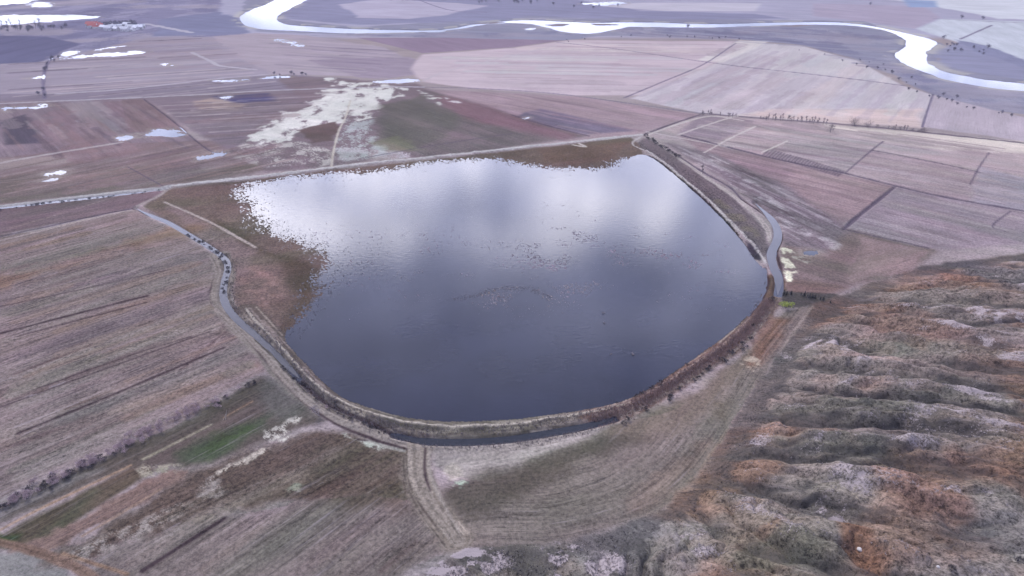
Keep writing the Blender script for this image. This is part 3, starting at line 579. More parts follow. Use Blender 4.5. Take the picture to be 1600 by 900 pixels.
plot_lines([(0,165),(228,155),(320,232),(160,250),(0,262)], ((100,160),(190,225)), 34, [(168,156,170), drk, (120,106,122), (152,128,140)], (.7, 3), (40, 140), (.3, .6))
plot_lines([(0,265),(190,228),(420,225),(480,250),(265,290),(0,320)], ((0,262),(190,225)), 40, [(164,148,158), (110,98,106), (150,126,136)], (.5, 2), (20, 120), (.3, .6))
plot_lines([(228,156),(420,146),(540,145),(470,180),(400,215),(350,235)], ((230,160),(420,150)), 24, [pal, (110,100,120)], (.7, 2), (30, 120), (.3, .6))
plot_lines([(410,60),(560,62),(650,90),(560,118),(430,112)], ((400,80),(640,95)), 20, [pal, (140,128,156)], (1.5, 5), (60, 240), (.25, .5))
plot_lines([(680,90),(800,78),(890,68),(1150,68),(1000,148),(900,148),(740,136)], ((700,100),(1000,105)), 34, [(206,190,202), (172,154,176), (166,150,172)], (1, 4), (60, 300), (.2, .5))
plot_lines([(1150,68),(1330,94),(1450,150),(1440,195),(1300,190),(1100,176),(990,156)], ((1120,100),(985,155)), 40, [(206,196,212), (170,158,182), (176,164,186)], (1, 4), (60, 260), (.2, .5))
plot_lines([(700,142),(900,153),(1090,180),(1005,208),(900,215),(800,180)], ((830,150),(1060,190)), 26, [(178,156,172), (136,116,136)], (.8, 2.5), (40, 160), (.3, .5))
plot_lines([(1100,186),(1300,198),(1600,232),(1600,330),(1400,290),(1200,246),(1070,212)], ((1100,185),(1600,260)), 60, [(186,172,186), (140,126,144), (176,160,174)], (.5, 2), (30, 160), (.25, .55))
plot_lines([(1070,216),(1200,250),(1395,296),(1320,356),(1240,330),(1110,255)], ((1200,250),(1400,296)), 40, [(168,150,164), (128,112,126)], (.4, 1.4), (20, 100), (.25, .55))
plot_lines([(1400,298),(1590,340),(1590,375),(1460,390),(1330,358)], ((1400,300),(1600,345)), 34, [(168,158,172), (130,118,134)], (.4, 1.4), (20, 100), (.25, .5))
plot_lines([(1045,228),(1130,245),(1240,305),(1320,360),(1230,380),(1150,300)], ((1060,235),(1240,320)), 44, [(182,174,190), (96,86,100), (168,160,176)], (.4, 1.2), (8, 50), (.4, .75))
plot_lines([(1000,60),(1250,74),(1400,124),(1460,150),(1460,130),(1380,90),(1300,48),(1000,48)], ((1000,55),(1250,74)), 30, [(120,118,152), (160,156,184)], (2, 7), (60, 260), (.2, .5))
for k in range(26):                                            # vine rows and hay rows in the right hand plot
    px0 = 1196+k*4.6; py0 = 236+k*1.35
    stroke([(px0+7, py0-1.5), (px0+2, py0+3), (px0-3, py0+7.5)], .7, (106,96,116), soft=.6, amt=.8)

# random ageing of every surface: wide tints that follow the soil
calm = sstep(RRf, 900, 330)                                    # the far plots are even winter crops, the near ones rough stubble
CTL[:, 1] *= .10+.90*calm; CTL[:, 0] *= .65+.35*calm
t1 = (fbm(X/90, Y/90, 71, 4)-.5)[:, None]; t2 = (fbm(X/35, Y/35, 72, 4)-.5)[:, None]
t3 = (fbm(U/70, V/12, 73, 4)-.5)[:, None]; t4 = (fbm(X/14, Y/14, 74, 4)-.5)[:, None]       # damp and dry patches drawn out along the rows
C *= 1+(t1*.14+t2*.14)*(.4+.6*calm[:, None])+t3*.20*(.5+.5*calm[:, None])+t4*.14*calm[:, None]
C += t3*np.array((3, -4, 1), np.float32)*2*calm[:, None]
C += (t2*np.array((5, -2, -2), np.float32)+t1*np.array((-3, 4, -1), np.float32))*(.15+.85*calm[:, None])

# tracks, ditches: their colour and their relief
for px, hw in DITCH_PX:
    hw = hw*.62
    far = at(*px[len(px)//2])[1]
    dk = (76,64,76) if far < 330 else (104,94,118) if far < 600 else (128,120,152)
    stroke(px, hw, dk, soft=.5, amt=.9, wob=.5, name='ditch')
for px, hw, col in ROAD_PX:
    if hw <= 0: continue
    stroke(px, hw, col, soft=.45, amt=.92, wob=.5, name='dirt_track')
    near_ = at(*px[len(px)//2])[1] < 260
    if near_ and hw > 1.1:                                     # wheel ruts
        stroke(px, hw*.18, tuple(c*.78 for c in col), soft=.3, amt=.6, wob=.8)
def carve(px, hw, depth, bank=2.0, closed=None, to=None):
    P = smooth_line(ats(px), 5)
    ii = near(P, hw+bank+2)
    d = seg_dist(X[ii], Y[ii], P)
    w = sstep(hw+bank-d, 0, bank)
    Z[ii] = Z[ii]*(1-w) + (to if to is not None else Z[ii]-depth)*w
for px, hw in CANALS: carve(px, hw, 0, 2.2, to=-.5)
for px, hw in DITCH_PX[:22]:
    if hw > .8: carve(px, hw*.3, .6, hw*.6)
# dyke crest along the water
for px, hh, wd in [([(385,487),(420,526),(445,552),(472,582),(500,610),(525,626),(560,641),(600,656),(650,667),(720,671),(800,667),(860,658),(930,647),(985,633),(1035,604),(1085,572),(1135,538),(1172,500),(1200,462),(1203,430)], .8, 2.0),
                   ([(1010,238),(1035,254),(1070,283),(1105,313),(1145,353),(1180,390)], .9, 2.0), ([(410,553),(450,600),(490,638),(540,664),(600,687),(645,701)], .6, 2.0),
                   ([(265,294),(520,263),(760,238),(1003,213)], .9, 3.0)]:
    P = smooth_line(ats(px), 5); ii = near(P, 12); d = seg_dist(X[ii], Y[ii], P); Z[ii] += hh*np.exp(-(d/wd)**2)*(.2+1.6*fbm(X[ii]/3.5, Y[ii]/3.5, 84, 3))
# pit in the hillside at the bottom right
pc = hit(1352, 852); q = np.hypot((X-pc[0])/5.5, (Y-pc[1])/6.5); Z -= 4.0*sstep(q, 1.2, .2)
# river and flooded hollows
ii = near(RIVER, 20); rs = poly_sd(X[ii], Y[ii], RIVER) + (fbm(X[ii]/25, Y[ii]/25, 81, 3)-.5)*8
wv = sstep(-rs, -5, 4); Z[ii] = Z[ii]*(1-wv)-1.4*wv
vg = np.exp(-((rs-6)/9)**2)*(fbm(X[ii]/30, Y[ii]/30, 82, 3) > .5); C[ii] += (np.array((196,190,196))-C[ii])*(vg*.6)[:, None]
for bar in ([(852,38.6),(870,37),(895,37.4),(880,40.5),(862,41)],[(922,37),(950,37),(972,38.6),(930,39.6)],[(740,37.5),(770,34.6),(800,33.6),(770,36.5)],[(1215,41),(1250,38.5),(1275,39.5),(1240,43)]):
    q = ats(bar); ii = near(q, 12); wv = sstep(-poly_sd(X[ii], Y[ii], q)+(fbm(X[ii]/12, Y[ii]/20, 85, 3)-.5)*8, -3, 3); Z[ii] = Z[ii]*(1-wv)+.3*wv; C[ii] += (np.array((150,140,160))-C[ii])*wv[:, None]
for p in PONDS:
    ii = near(p, 12); sz = min(np.ptp(p[:,0]), np.ptp(p[:,1])); rs = poly_sd(X[ii], Y[ii], p)+(fbm(X[ii]/14, Y[ii]/9, 83, 4)-.47)*min(1.3*sz, 46) + (RNG.random(len(ii))-.5)*min(.35*sz, 6); wv = sstep(-rs, -1.0, 1.0); Z[ii] = Z[ii]*(1-wv)+.2*wv
    C[ii] += (np.array((176,166,172))-C[ii])*(np.exp(-(rs/4)**2)*.5)[:, None]

# seen colour -> albedo
L = np.sqrt(RRf**2+CAM_H**2).astype(np.float32); T = np.exp(-SIG*L)[:, None]
A = (lin(np.clip(C, 20, 240))-(1-T)*HZ-.003)/(T*K)
A = np.clip(A, .02, .78).astype(np.float32)

# ------------------------------------------------------------------ materials
def new_mat(name):
    m = bpy.data.materials.new(name); m.use_nodes = True
    b = m.node_tree.nodes['Principled BSDF']; return m, m.node_tree, b
def ground_material():
    m, t, b = new_mat("soil_and_dry_grass")
    at_ = N(t, 'ShaderNodeAttribute', attribute_name='Col'); ct = N(t, 'ShaderNodeAttribute', attribute_name='ctl'); uvn = N(t, 'ShaderNodeAttribute', attribute_name='row')
    sp = N(t, 'ShaderNodeSeparateColor'); t.links.new(ct.outputs['Color'], sp.inputs[0])
    su = N(t, 'ShaderNodeSeparateXYZ'); t.links.new(uvn.outputs['Vector'], su.inputs[0])
    def rowv(a, c):
        cc = N(t, 'ShaderNodeCombineXYZ'); t.links.new(M(t, 'MULTIPLY', su.outputs[0], a), cc.inputs[0]); t.links.new(M(t, 'MULTIPLY', su.outputs[1], c), cc.inputs[1]); return cc.outputs[0]
    g = N(t, 'ShaderNodeNewGeometry').outputs['Position']
    s1 = noise(t, rowv(.012, .16), 1, 3, .6); s2 = noise(t, rowv(.035, .75), 1, 4, .65); s3 = noise(t, rowv(.09, 2.2), 1, 2, .5)
    g1 = noise(t, g, .12, 5, .62); g2 = noise(t, g, .9, 4, .65); g3 = noise(t, g, 2.6, 2, .6)
    st = M(t, 'ADD', M(t, 'MULTIPLY', M(t, 'SUBTRACT', s1, .5), .9), M(t, 'MULTIPLY', M(t, 'SUBTRACT', s2, .5), 1.7))
    st = M(t, 'ADD', st, M(t, 'MULTIPLY', M(t, 'SUBTRACT', s3, .5), .5))
    st = M(t, 'MULTIPLY', st, smooth(t, noise(t, g, .045, 4, .6), .34, .62, .35, 1.25))
    gr = M(t, 'ADD', M(t, 'MULTIPLY', M(t, 'SUBTRACT', g1, .5), .9), M(t, 'MULTIPLY', M(t, 'SUBTRACT', g2, .5), 3.4))
    gr = M(t, 'ADD', gr, M(t, 'MULTIPLY', M(t, 'SUBTRACT', g3, .5), 1.8))
    f = M(t, 'ADD', 1, M(t, 'ADD', M(t, 'MULTIPLY', st, sp.outputs[0]), M(t, 'MULTIPLY', gr, sp.outputs[1])))
    f = M(t, 'MAXIMUM', f, .25)
    vm = N(t, 'ShaderNodeVectorMath', operation='SCALE'); t.links.new(at_.outputs['Color'], vm.inputs[0]); t.links.new(f, vm.inputs['Scale'])
    col = vm.outputs[0]
    pn = noise(t, rowv(.022, .5), 1, 6, .7); ps = M(t, 'MULTIPLY', smooth(t, pn, .57, .70), M(t, 'MULTIPLY', sp.outputs[0], .45))
    col = mixc(t, ps, col, (.30, .262, .262, 1))
    dn = noise(t, rowv(.017, .42), 1.07, 6, .7); ds = M(t, 'MULTIPLY', smooth(t, dn, .57, .70), M(t, 'MULTIPLY', sp.outputs[0], .45))
    col = mixc(t, ds, col, (.045, .036, .036, 1))
    # scrub: dark tufts
    sc = M(t, 'ADD', M(t, 'MULTIPLY', noise(t, g, .9, 5, .75), .55), M(t, 'MULTIPLY', noise(t, rowv(.09, .55), 1, 4, .7), .45))
    sm = smooth(t, M(t, 'ADD', sc, M(t, 'MULTIPLY', ct.outputs['Alpha'], .22)), .58, .70)
    col = mixc(t, M(t, 'MULTIPLY', sm, M(t, 'MINIMUM', M(t, 'MULTIPLY', ct.outputs['Alpha'], 3), .62)), col, (.042, .038, .038, 1))
    # chalk: pale eroded flecks
    ch = M(t, 'ADD', M(t, 'MULTIPLY', noise(t, g, 1.7, 6, .85), .72), M(t, 'MULTIPLY', noise(t, rowv(.11, .8), 1, 4, .7), .28))
    cm = smooth(t, M(t, 'ADD', ch, M(t, 'MULTIPLY', sp.outputs[2], .32)), .635, .70)
    col = mixc(t, M(t, 'MULTIPLY', cm, M(t, 'MINIMUM', M(t, 'MULTIPLY', sp.outputs[2], 4), .85)), col, (.38, .325, .325, 1))
    t.links.new(col, b.inputs['Base Color'])
    b.inputs['Roughness'].default_value = .95; b.inputs['Specular IOR Level'].default_value = .0
    bp = N(t, 'ShaderNodeBump'); t.links.new(M(t, 'MINIMUM', M(t, 'MULTIPLY', sp.outputs[1], .7), .6), bp.inputs['Strength']); bp.inputs['Distance'].default_value = .35
    hgt = M(t, 'ADD', M(t, 'MULTIPLY', g2, .9), M(t, 'ADD', M(t, 'MULTIPLY', g3, .4), M(t, 'MULTIPLY', M(t, 'MULTIPLY', s2, sp.outputs[0]), .6)))
    t.links.new(hgt, bp.inputs['Height']); t.links.new(bp.outputs[0], b.inputs['Normal'])
    return m
def water_material(name, body, rough, bump, scale):
    m, t, b = new_mat(name)
    g = N(t, 'ShaderNodeNewGeometry').outputs['Position']
    mp = N(t, 'ShaderNodeMapping'); mp.inputs['Scale'].default_value = (.6, 1.3, 1); t.links.new(g, mp.inputs[0])
    n1 = noise(t, mp.outputs[0], scale, 4, .6); n2 = noise(t, g, .02, 4, .55)
    c = mixc(t, smooth(t, n2, .35, .65), tuple(v*.8 for v in body)+(1,), tuple(v*1.25 for v in body)+(1,))
    t.links.new(c, b.inputs['Base Color'])
    b.inputs['IOR'].default_value = 1.333; b.inputs['Roughness'].default_value = rough
    bp = N(t, 'ShaderNodeBump'); bp.inputs['Strength'].default_value = bump; bp.inputs['Distance'].default_value = .25
    t.links.new(n1, bp.inputs['Height']); t.links.new(bp.outputs[0], b.inputs['Normal'])
    return m
GROUND = ground_material()
LAKE_M = water_material("lake_water", (.012, .014, .028), .05, .15, .5)
RIVER_M = water_material("river_water", (.05, .055, .07), .05, .04, .3)
DARK_M = water_material("ditch_water", (.014, .016, .022), .08, .2, 1.0)
CANAL_M = water_material("canal_water", (.056, .053, .058), .14, .25, 1.0)
def plain_mat(name, c, var=.35, sc=1.5, rough=.9):
    m, t, b = new_mat(name)
    g = N(t, 'ShaderNodeTexCoord').outputs['Object']; oi = N(t, 'ShaderNodeObjectInfo')
    n = noise(t, g, sc, 4, .6)
    f = M(t, 'ADD', 1-var, M(t, 'MULTIPLY', n, 2*var)); f = M(t, 'MULTIPLY', f, M(t, 'ADD', .8, M(t, 'MULTIPLY', oi.outputs['Random'], .4)))
    vm = N(t, 'ShaderNodeVectorMath', operation='SCALE'); vm.inputs[0].default_value = c; t.links.new(f, vm.inputs['Scale'])
    t.links.new(vm.outputs[0], b.inputs['Base Color']); b.inputs['Roughness'].default_value = rough; b.inputs['Specular IOR Level'].default_value = .2
    return m

# ------------------------------------------------------------------ the ground, cut along its own borders into setting objects
def link(name, me, parent=None):
    o = bpy.data.objects.new(name, me); COL.objects.link(o)
    if parent: o.parent = parent
    return o
def mesh_from(name, V_, F4=None, polys=None, smooth_=False):
    me = bpy.data.meshes.new(name)
    if F4 is not None:
        V_ = np.asarray(V_, np.float32); F4 = np.asarray(F4, np.int32); k = F4.shape[1]
        me.vertices.add(len(V_)); me.vertices.foreach_set('co', V_.ravel())
        me.loops.add(F4.size); me.loops.foreach_set('vertex_index', F4.ravel())
        me.polygons.add(len(F4)); me.polygons.foreach_set('loop_start', np.arange(0, F4.size, k, dtype=np.int32))
        if smooth_: me.polygons.foreach_set('use_smooth', np.ones(len(F4), bool))
        me.update(calc_edges=True)
    else:
        me.from_pydata(V_, [], polys); me.update()
    return me
i0 = (np.arange(NRT-1)[:, None]*NT+np.arange(NT-1)[None, :]).ravel()
FACES = np.stack([i0, i0+NT, i0+NT+1, i0+1], 1).astype(np.int32)[:, ::-1]
FID = ID[FACES[:, 0]]
# fields: one object per connected field is told apart by the order of painting; keep one mesh per kind of ground
PTS = np.stack([X, Y, Z], 1)
for k, nm in enumerate(ID_NAMES):
    fs_ = FACES[FID == k]
    if not len(fs_): continue
    uq, inv = np.unique(fs_, return_inverse=True)
    me = mesh_from(nm, PTS[uq], inv.reshape(fs_.shape), smooth_=True)
    ca = me.attributes.new('Col', 'FLOAT_COLOR', 'POINT'); ca.data.foreach_set('color', np.hstack([A[uq], np.ones((len(uq), 1), np.float32)]).ravel())
    cb = me.attributes.new('ctl', 'FLOAT_COLOR', 'POINT'); cb.data.foreach_set('color', CTL[uq].astype(np.float32).ravel())
    cc = me.attributes.new('row', 'FLOAT_VECTOR', 'POINT'); cc.data.foreach_set('vector', np.stack([U[uq], V[uq], U[uq]*0], 1).astype(np.float32).ravel())
    me.materials.append(GROUND)
    o = link(nm, me); o['kind'] = 'structure'

def ground_z(x, y):
    r = math.hypot(x, y); th = math.atan2(x, y)
    i = int(np.clip(np.searchsorted(rr, r), 1, NRT-1)); j = int(np.clip(round((th-theta[0])/(theta[1]-theta[0])), 0, NT-1))
    q = (r-rr[i-1])/(rr[i]-rr[i-1])
    return float(Z[(i-1)*NT+j]*(1-q)+Z[i*NT+j]*q)

# ------------------------------------------------------------------ water
def sheet(name, poly, z, mat, grow=0.0):
    P = np.asarray(poly)
    if grow:
        nx = np.roll(P, -1, 0)-np.roll(P, 1, 0); nn = np.stack([nx[:, 1], -nx[:, 0]], 1); nn /= np.linalg.norm(nn, axis=1, keepdims=True)+1e-9
        area = .5*np.sum(P[:, 0]*np.roll(P[:, 1], -1)-np.roll(P[:, 0], -1)*P[:, 1])
        P = P + nn*grow*(1 if area > 0 else -1)
    me = mesh_from(name, [(x, y, z) for x, y in P], polys=[list(range(len(P)))])
    if me.polygons[0].normal.z < 0: me.flip_normals()
    me.materials.append(mat); o = link(name, me); o['kind'] = 'structure'; return o
lk = sheet('lake', LAKE, 0.0, LAKE_M, 14)
sheet('river', RIVER, -.3, RIVER_M, 5)
for p in PONDS: sheet('pond', p, .42, RIVER_M, 2.5)
def ribbon(name, px, hw, z, mat):
    P = smooth_line(ats(px), 5); tn = np.gradient(P, axis=0); tn /= np.linalg.norm(tn, axis=1, keepdims=True); nn = np.stack([-tn[:, 1], tn[:, 0]], 1)
    w = (hw+1.2)*np.minimum(1, np.minimum(np.arange(len(P)), np.arange(len(P))[::-1])/6+.05)
    V_ = [(*(p+n*q), z) for p, n, q in zip(P, nn, w)]+[(*(p-n*q), z) for p, n, q in zip(P, nn, w)]; k = len(P)
    me = mesh_from(name, V_, polys=[(i, i+k, i+k+1, i+1) for i in range(k-1)])
    if me.polygons[0].normal.z < 0: me.flip_normals()
    me.materials.append(mat); o = link(name, me); o['kind'] = 'structure'
for k, (px, hw) in enumerate(CANALS): ribbon('canal', px, hw, .12, DARK_M if k == 1 else CANAL_M)

# ------------------------------------------------------------------ haze: one closed box of thin even air
def box_mesh(name, x0, x1, y0, y1, z0, z1):
    v = [(x, y, z) for z in (z0, z1) for y in (y0, y1) for x in (x0, x1)]
    return mesh_from(name, v, polys=[(0,2,3,1),(4,5,7,6),(0,1,5,4),(2,6,7,3),(0,4,6,2),(1,3,7,5)])
hm_ = bpy.data.materials.new("haze_air"); hm_.use_nodes = True; ht = hm_.node_tree; ht.nodes.clear()
pv = N(ht, 'ShaderNodeVolumePrincipled'); ho = N(ht, 'ShaderNodeOutputMaterial'); ht.links.new(pv.outputs[0], ho.inputs['Volume'])
pv.inputs['Color'].default_value = HAZE_COL; pv.inputs['Density'].default_value = HAZE_D; pv.inputs['Anisotropy'].default_value = .2
me = box_mesh('haze', -45000, 45000, -45000, 45000, -8, 170); me.materials.append(hm_)
hz = link('haze', me); hz['kind'] = 'stuff'

# ------------------------------------------------------------------ growing things: loose tufts (uncountable) first
BARK = plain_mat("grey_bark", (.115, .095, .105)); TWIG = plain_mat("bare_twigs", (.125, .098, .115), .3, .8); DARKTWIG = plain_mat("dark_scrub_leaf", (.058, .051, .056), .35, 1.2)
PALEWOOD = plain_mat("pale_dry_stems", (.33, .29, .285), .25, 1.5); PINKTWIG = plain_mat("pinkish_hedge_twigs", (.42, .325, .335), .3, .6)
CONIF = plain_mat("dark_needles", (.030, .034, .036), .35, 2); LIME = plain_mat("lime_leaves", (.50, .56, .15), .3, 2); REEDM = plain_mat("red_brown_reed", (.38, .265, .235), .4, .35); REEDG = plain_mat("grey_reed", (.22, .185, .18), .45, .5)
DARKREED = plain_mat("wet_dark_reed", (.060, .052, .056), .4, .4); FARBARK = plain_mat("far_tree_bark", (.10, .09, .11)); FARTWIG = plain_mat("far_tree_twigs", (.14, .13, .165), .3, .8)
WALLM = plain_mat("whitewashed_wall", (.62, .60, .60), .12, .4); WALL2 = plain_mat("grey_render", (.34, .33, .35), .15, .4); REDROOF = plain_mat("red_tile", (.36, .10, .09), .25, 1.5); DARKROOF = plain_mat("dark_slate", (.055, .055, .085), .2, 1.5)
PALEROOF = plain_mat("pale_sheet_roof", (.66, .66, .70), .1, .7); GLASSM = plain_mat("window_dark_glass", (.03, .035, .05), .1, 1, .2); DOORM = plain_mat("brown_door", (.12, .07, .05), .2, 3)
ROCKM = plain_mat("white_limestone", (.62, .58, .56), .25, 1.5); WOODM = plain_mat("weathered_pole", (.40, .36, .32), .2, 2)

def zs_at(P):
    r = np.hypot(P[:, 0], P[:, 1]); th = np.arctan2(P[:, 0], P[:, 1])
    i = np.clip(np.searchsorted(rr, r), 1, NRT-1); j = np.clip(np.round((th-theta[0])/(theta[1]-theta[0])).astype(int), 0, NT-1)
    q = (r-rr[i-1])/(rr[i]-rr[i-1]); return Z[(i-1)*NT+j]*(1-q)+Z[i*NT+j]*q
def tuft_mesh(name, P, size, mat, n=5, lean=.5, wid=.16, zmin=None):
    P = np.asarray(P, float); k = len(P); z = zs_at(P)
    if zmin is not None: z = np.maximum(z, zmin)
    B = np.repeat(np.stack([P[:, 0], P[:, 1], z], 1), n, 0); S = np.repeat(np.asarray(size, float), n)
    g = RNG
    off = (g.random((k*n, 2))-.5)*S[:, None]*.8; B[:, :2] += off; B[:, 2] -= .06
    a = g.random(k*n)*2*np.pi; d = np.stack([np.cos(a), np.sin(a)], 1)*(S*wid)[:, None]
    tip = B.copy(); tip[:, :2] += (g.random((k*n, 2))-.5)*2*lean*S[:, None]; tip[:, 2] += S*(.6+.6*g.random(k*n))
    v0 = B.copy(); v0[:, :2] -= d; v1 = B.copy(); v1[:, :2] += d
    V_ = np.stack([v0, v1, tip], 1).reshape(-1, 3); F = np.arange(len(V_)).reshape(-1, 3)
    me = mesh_from(name, V_, F); me.materials.append(mat); o = link(name, me); o['kind'] = 'stuff'; return o
def along(px, n, spread, off=0.0):
    P = smooth_line(ats(px), 6); L_ = np.concatenate([[0], np.cumsum(np.hypot(*np.diff(P, axis=0).T))]); s = RNG.random(n)*L_[-1]
    x = np.interp(s, L_, P[:, 0]); y = np.interp(s, L_, P[:, 1]); tn = np.gradient(P, axis=0); tn /= np.linalg.norm(tn, axis=1, keepdims=True)
    nx = np.interp(s, L_, -tn[:, 1]); ny = np.interp(s, L_, tn[:, 0]); o = off+RNG.normal(0, spread, n)
    return np.stack([x+nx*o, y+ny*o], 1)
# reeds on the dyke and by the canals
tuft_mesh('reeds', along([(925,657),(985,636),(1035,608),(1085,577),(1135,542),(1172,508),(1200,470)], 5200, 1.7, -1.2), RNG.uniform(.45, 1.1, 5200), REEDM, 4, .45, .10)
tuft_mesh('reeds', along([(450,572),(500,625),(560,660),(620,684),(700,697),(800,694),(880,682),(960,658)], 1700, 1.5, 0), RNG.uniform(.35, .9, 1700), REEDG, 4, .5, .12)
tuft_mesh('reeds', along([(398,510),(445,556),(500,616),(560,648),(650,674),(760,674),(860,662),(960,640)], 2200, 1.2, -.3), RNG.uniform(.3, .8, 2200), REEDG, 4, .5, .12)
P = np.vstack([along([(340,400),(356,425),(350,465),(370,500),(430,552)], 500, 2.0, 2.6), along([(1000,226),(1060,262),(1140,330),(1196,402)], 900, 2.6, -3)])
tuft_mesh('reeds', P, RNG.uniform(.3, .8, len(P)), DARKREED, 4, .5, .12)
# tussocks standing in the shallow margin and in the weed beds of the lake
dsh = np.abs(LSD+5+(fbm(X/16, Y/20, 92, 3)-.5)*16)
cand = np.nonzero((dsh < 26) & (shal > .5) & (RNG.random(NV) < .16*np.exp(-dsh/7)))[0]
Pc = np.stack([X[cand], Y[cand]], 1)
Pc += RNG.normal(0, .5, Pc.shape)
tuft_mesh('marsh_grass', Pc, RNG.uniform(.25, .6, len(Pc)), REEDG, 4, .8, .2, zmin=-.02)
cand = ix[(weed > .10) & (ls < -10)]; wgt = weed[(weed > .10) & (ls < -10)]
sel = RNG.random(len(cand)) < wgt**1.3*.05
Pc = np.stack([X[cand[sel]], Y[cand[sel]]], 1); cl = fbm(Pc[:, 0]/9, Pc[:, 1]/5, 90, 3) > .47; Pc = Pc[cl]
tuft_mesh('water_weed', Pc, RNG.uniform(.15, .35, len(Pc)), REEDG, 3, .8, .2, zmin=-.03)
P = along([(708,469),(740,462),(775,452),(800,450),(830,452),(862,467)], 420, 1.3)
tuft_mesh('water_weed', P, RNG.uniform(.25, .6, len(P)), PALEWOOD, 4, .8, .16, zmin=-.03)
# scrub on the hill
cand = np.nonzero((HD > 3) & (RRf < 420) & (np.abs(TH.ravel()) < R_(56)) & (RNG.random(NV) < np.clip(CTL[:, 3]-.25, 0, 1)*.16*sstep(fbm(X/7, Y/7, 93, 3), .45, .62)))[0]
if len(cand) > 16000: cand = RNG.choice(cand, 16000, False)
Pc = np.stack([X[cand], Y[cand]], 1); Pc += RNG.normal(0, .3, Pc.shape)
tuft_mesh('hill_scrub', Pc, RNG.uniform(.2, .5, len(Pc)), DARKTWIG, 5, .8, .2)
cand = np.nonzero((HD > 3) & (RRf < 420) & (RNG.random(NV) < CTL[:, 2]**1.5*.25))[0]
if len(cand) > 12000: cand = RNG.choice(cand, 12000, False)
Pc = np.stack([X[cand], Y[cand]], 1); Pc += RNG.normal(0, .3, Pc.shape)
tuft_mesh('dry_hill_grass', Pc, RNG.uniform(.25, .65, len(Pc)), PALEWOOD, 5, .8, .2)

# ------------------------------------------------------------------ single plants
class MB:
    def __init__(s): s.v, s.f = [], []
    def tube(s, p, q, r0, r1, k=5):
        p = np.array(p, float); q = np.array(q, float); d = q-p; d /= np.linalg.norm(d)+1e-9
        a = np.cross(d, (0, 0, 1) if abs(d[2]) < .9 else (1, 0, 0)); a /= np.linalg.norm(a); b = np.cross(d, a); n = len(s.v)
        for c, r in ((p, r0), (q, r1)):
            for i in range(k):
                t = 2*math.pi*i/k; s.v.append(tuple(c+r*(math.cos(t)*a+math.sin(t)*b)))
        for i in range(k): s.f.append((n+i, n+(i+1) % k, n+k+(i+1) % k, n+k+i))
        s.f.append(tuple(n+k+i for i in range(k)))
    def blade(s, p, d, w):
        p = np.array(p, float); d = np.array(d, float); a = np.cross(d, np.array([random.gauss(0,1) for _ in range(3)])); a *= w/(np.linalg.norm(a)+1e-9); n = len(s.v)
        s.v += [tuple(p-a), tuple(p+a), tuple(p+d)]; s.f.append((n, n+1, n+2))
    def box(s, x0, x1, y0, y1, z0, z1):
        n = len(s.v); s.v += [(x, y, z) for z in (z0, z1) for y in (y0, y1) for x in (x0, x1)]
        s.f += [tuple(n+i for i in q) for q in ((0,2,3,1),(4,5,7,6),(0,1,5,4),(2,6,7,3),(0,4,6,2),(1,3,7,5))]
    def poly(s, pts): n = len(s.v); s.v += [tuple(p) for p in pts]; s.f.append(tuple(range(n, n+len(pts))))
    def build(s, name, mat, parent=None):
        me = mesh_from(name, s.v, polys=s.f); me.materials.append(mat); return link(name, me, parent)
def rv(a=1.0): return np.array([random.gauss(0, a) for _ in range(3)])
def empty(name): 
    o = bpy.data.objects.new(name, None); COL.objects.link(o); return o
def tag(o, label, cat, group=None):
    o['label'] = label; o['category'] = cat
    if group: o['group'] = group
def tree_proto(name, h, spread, bark, twig, nt=260, tw=.05, shape='round', stems=1):
    root = empty(name); t = MB(); c = MB(); ends = []
    for sidx in range(stems):
        b = np.array((random.gauss(0, .25*(stems > 1)), random.gauss(0, .25*(stems > 1)), -.4)); dr = np.array((random.gauss(0, .08+.25*(stems > 1)), random.gauss(0, .08+.25*(stems > 1)), 1.0))
        th_ = h*(.55 if shape != 'poplar' else .85)/ (1 if stems == 1 else 1.5); m = b+dr*th_*.5; e = m+(dr+rv(.12))*th_*.5
        r0 = h*.022/(stems**.4); t.tube(b, m, r0, r0*.75); t.tube(m, e, r0*.75, r0*.35); ends += [(m, .6), (e, .5)]
        for k in range(5 if stems == 1 else 3):
            f = random.uniform(.35, 1); p = b+(e-b)*f; a = random.random()*6.283; up = .9 if shape != 'poplar' else 2.6
            d = np.array((math.cos(a), math.sin(a), up*random.uniform(.5, 1.3))); d *= spread*random.uniform(.45, .8)/np.linalg.norm(d)
            q = p+d; t.tube(p, q, r0*.4, r0*.15, 4); ends.append((q, 1)); ends.append((p+d*.55, .7))
    for i in range(nt):
        p, w = random.choice(ends); p = p+rv(spread*.26)*np.array((1, 1, .8)); p[2] = max(p[2], .1)
        ctr = np.array((0, 0, h*.35)); d = (p-ctr); d /= np.linalg.norm(d)+1e-6; d = d*.6+rv(.4)+np.array((0, 0, .5)); c.blade(p, d*h*random.uniform(.07, .15), tw*random.uniform(.6, 1.4))
    t.build('trunk', bark, root); c.build('crown', twig, root); return root
def conifer_proto(name, h):
    root = empty(name); t = MB(); t.tube((0, 0, -.3), (0, 0, h*.9), h*.03, h*.008); t.build('trunk', BARK, root); c = MB()
    for i in range(420):
        f = random.random()**.8; a = random.random()*6.283; r = h*.20*(1-f)*random.uniform(.3, 1.1)+.05
        c.blade((math.cos(a)*r*.4, math.sin(a)*r*.4, h*(.10+.88*f)), (math.cos(a)*r, math.sin(a)*r, random.uniform(-.2, .5)*h*.07), h*.03)
    c.build('crown', CONIF, root); return root
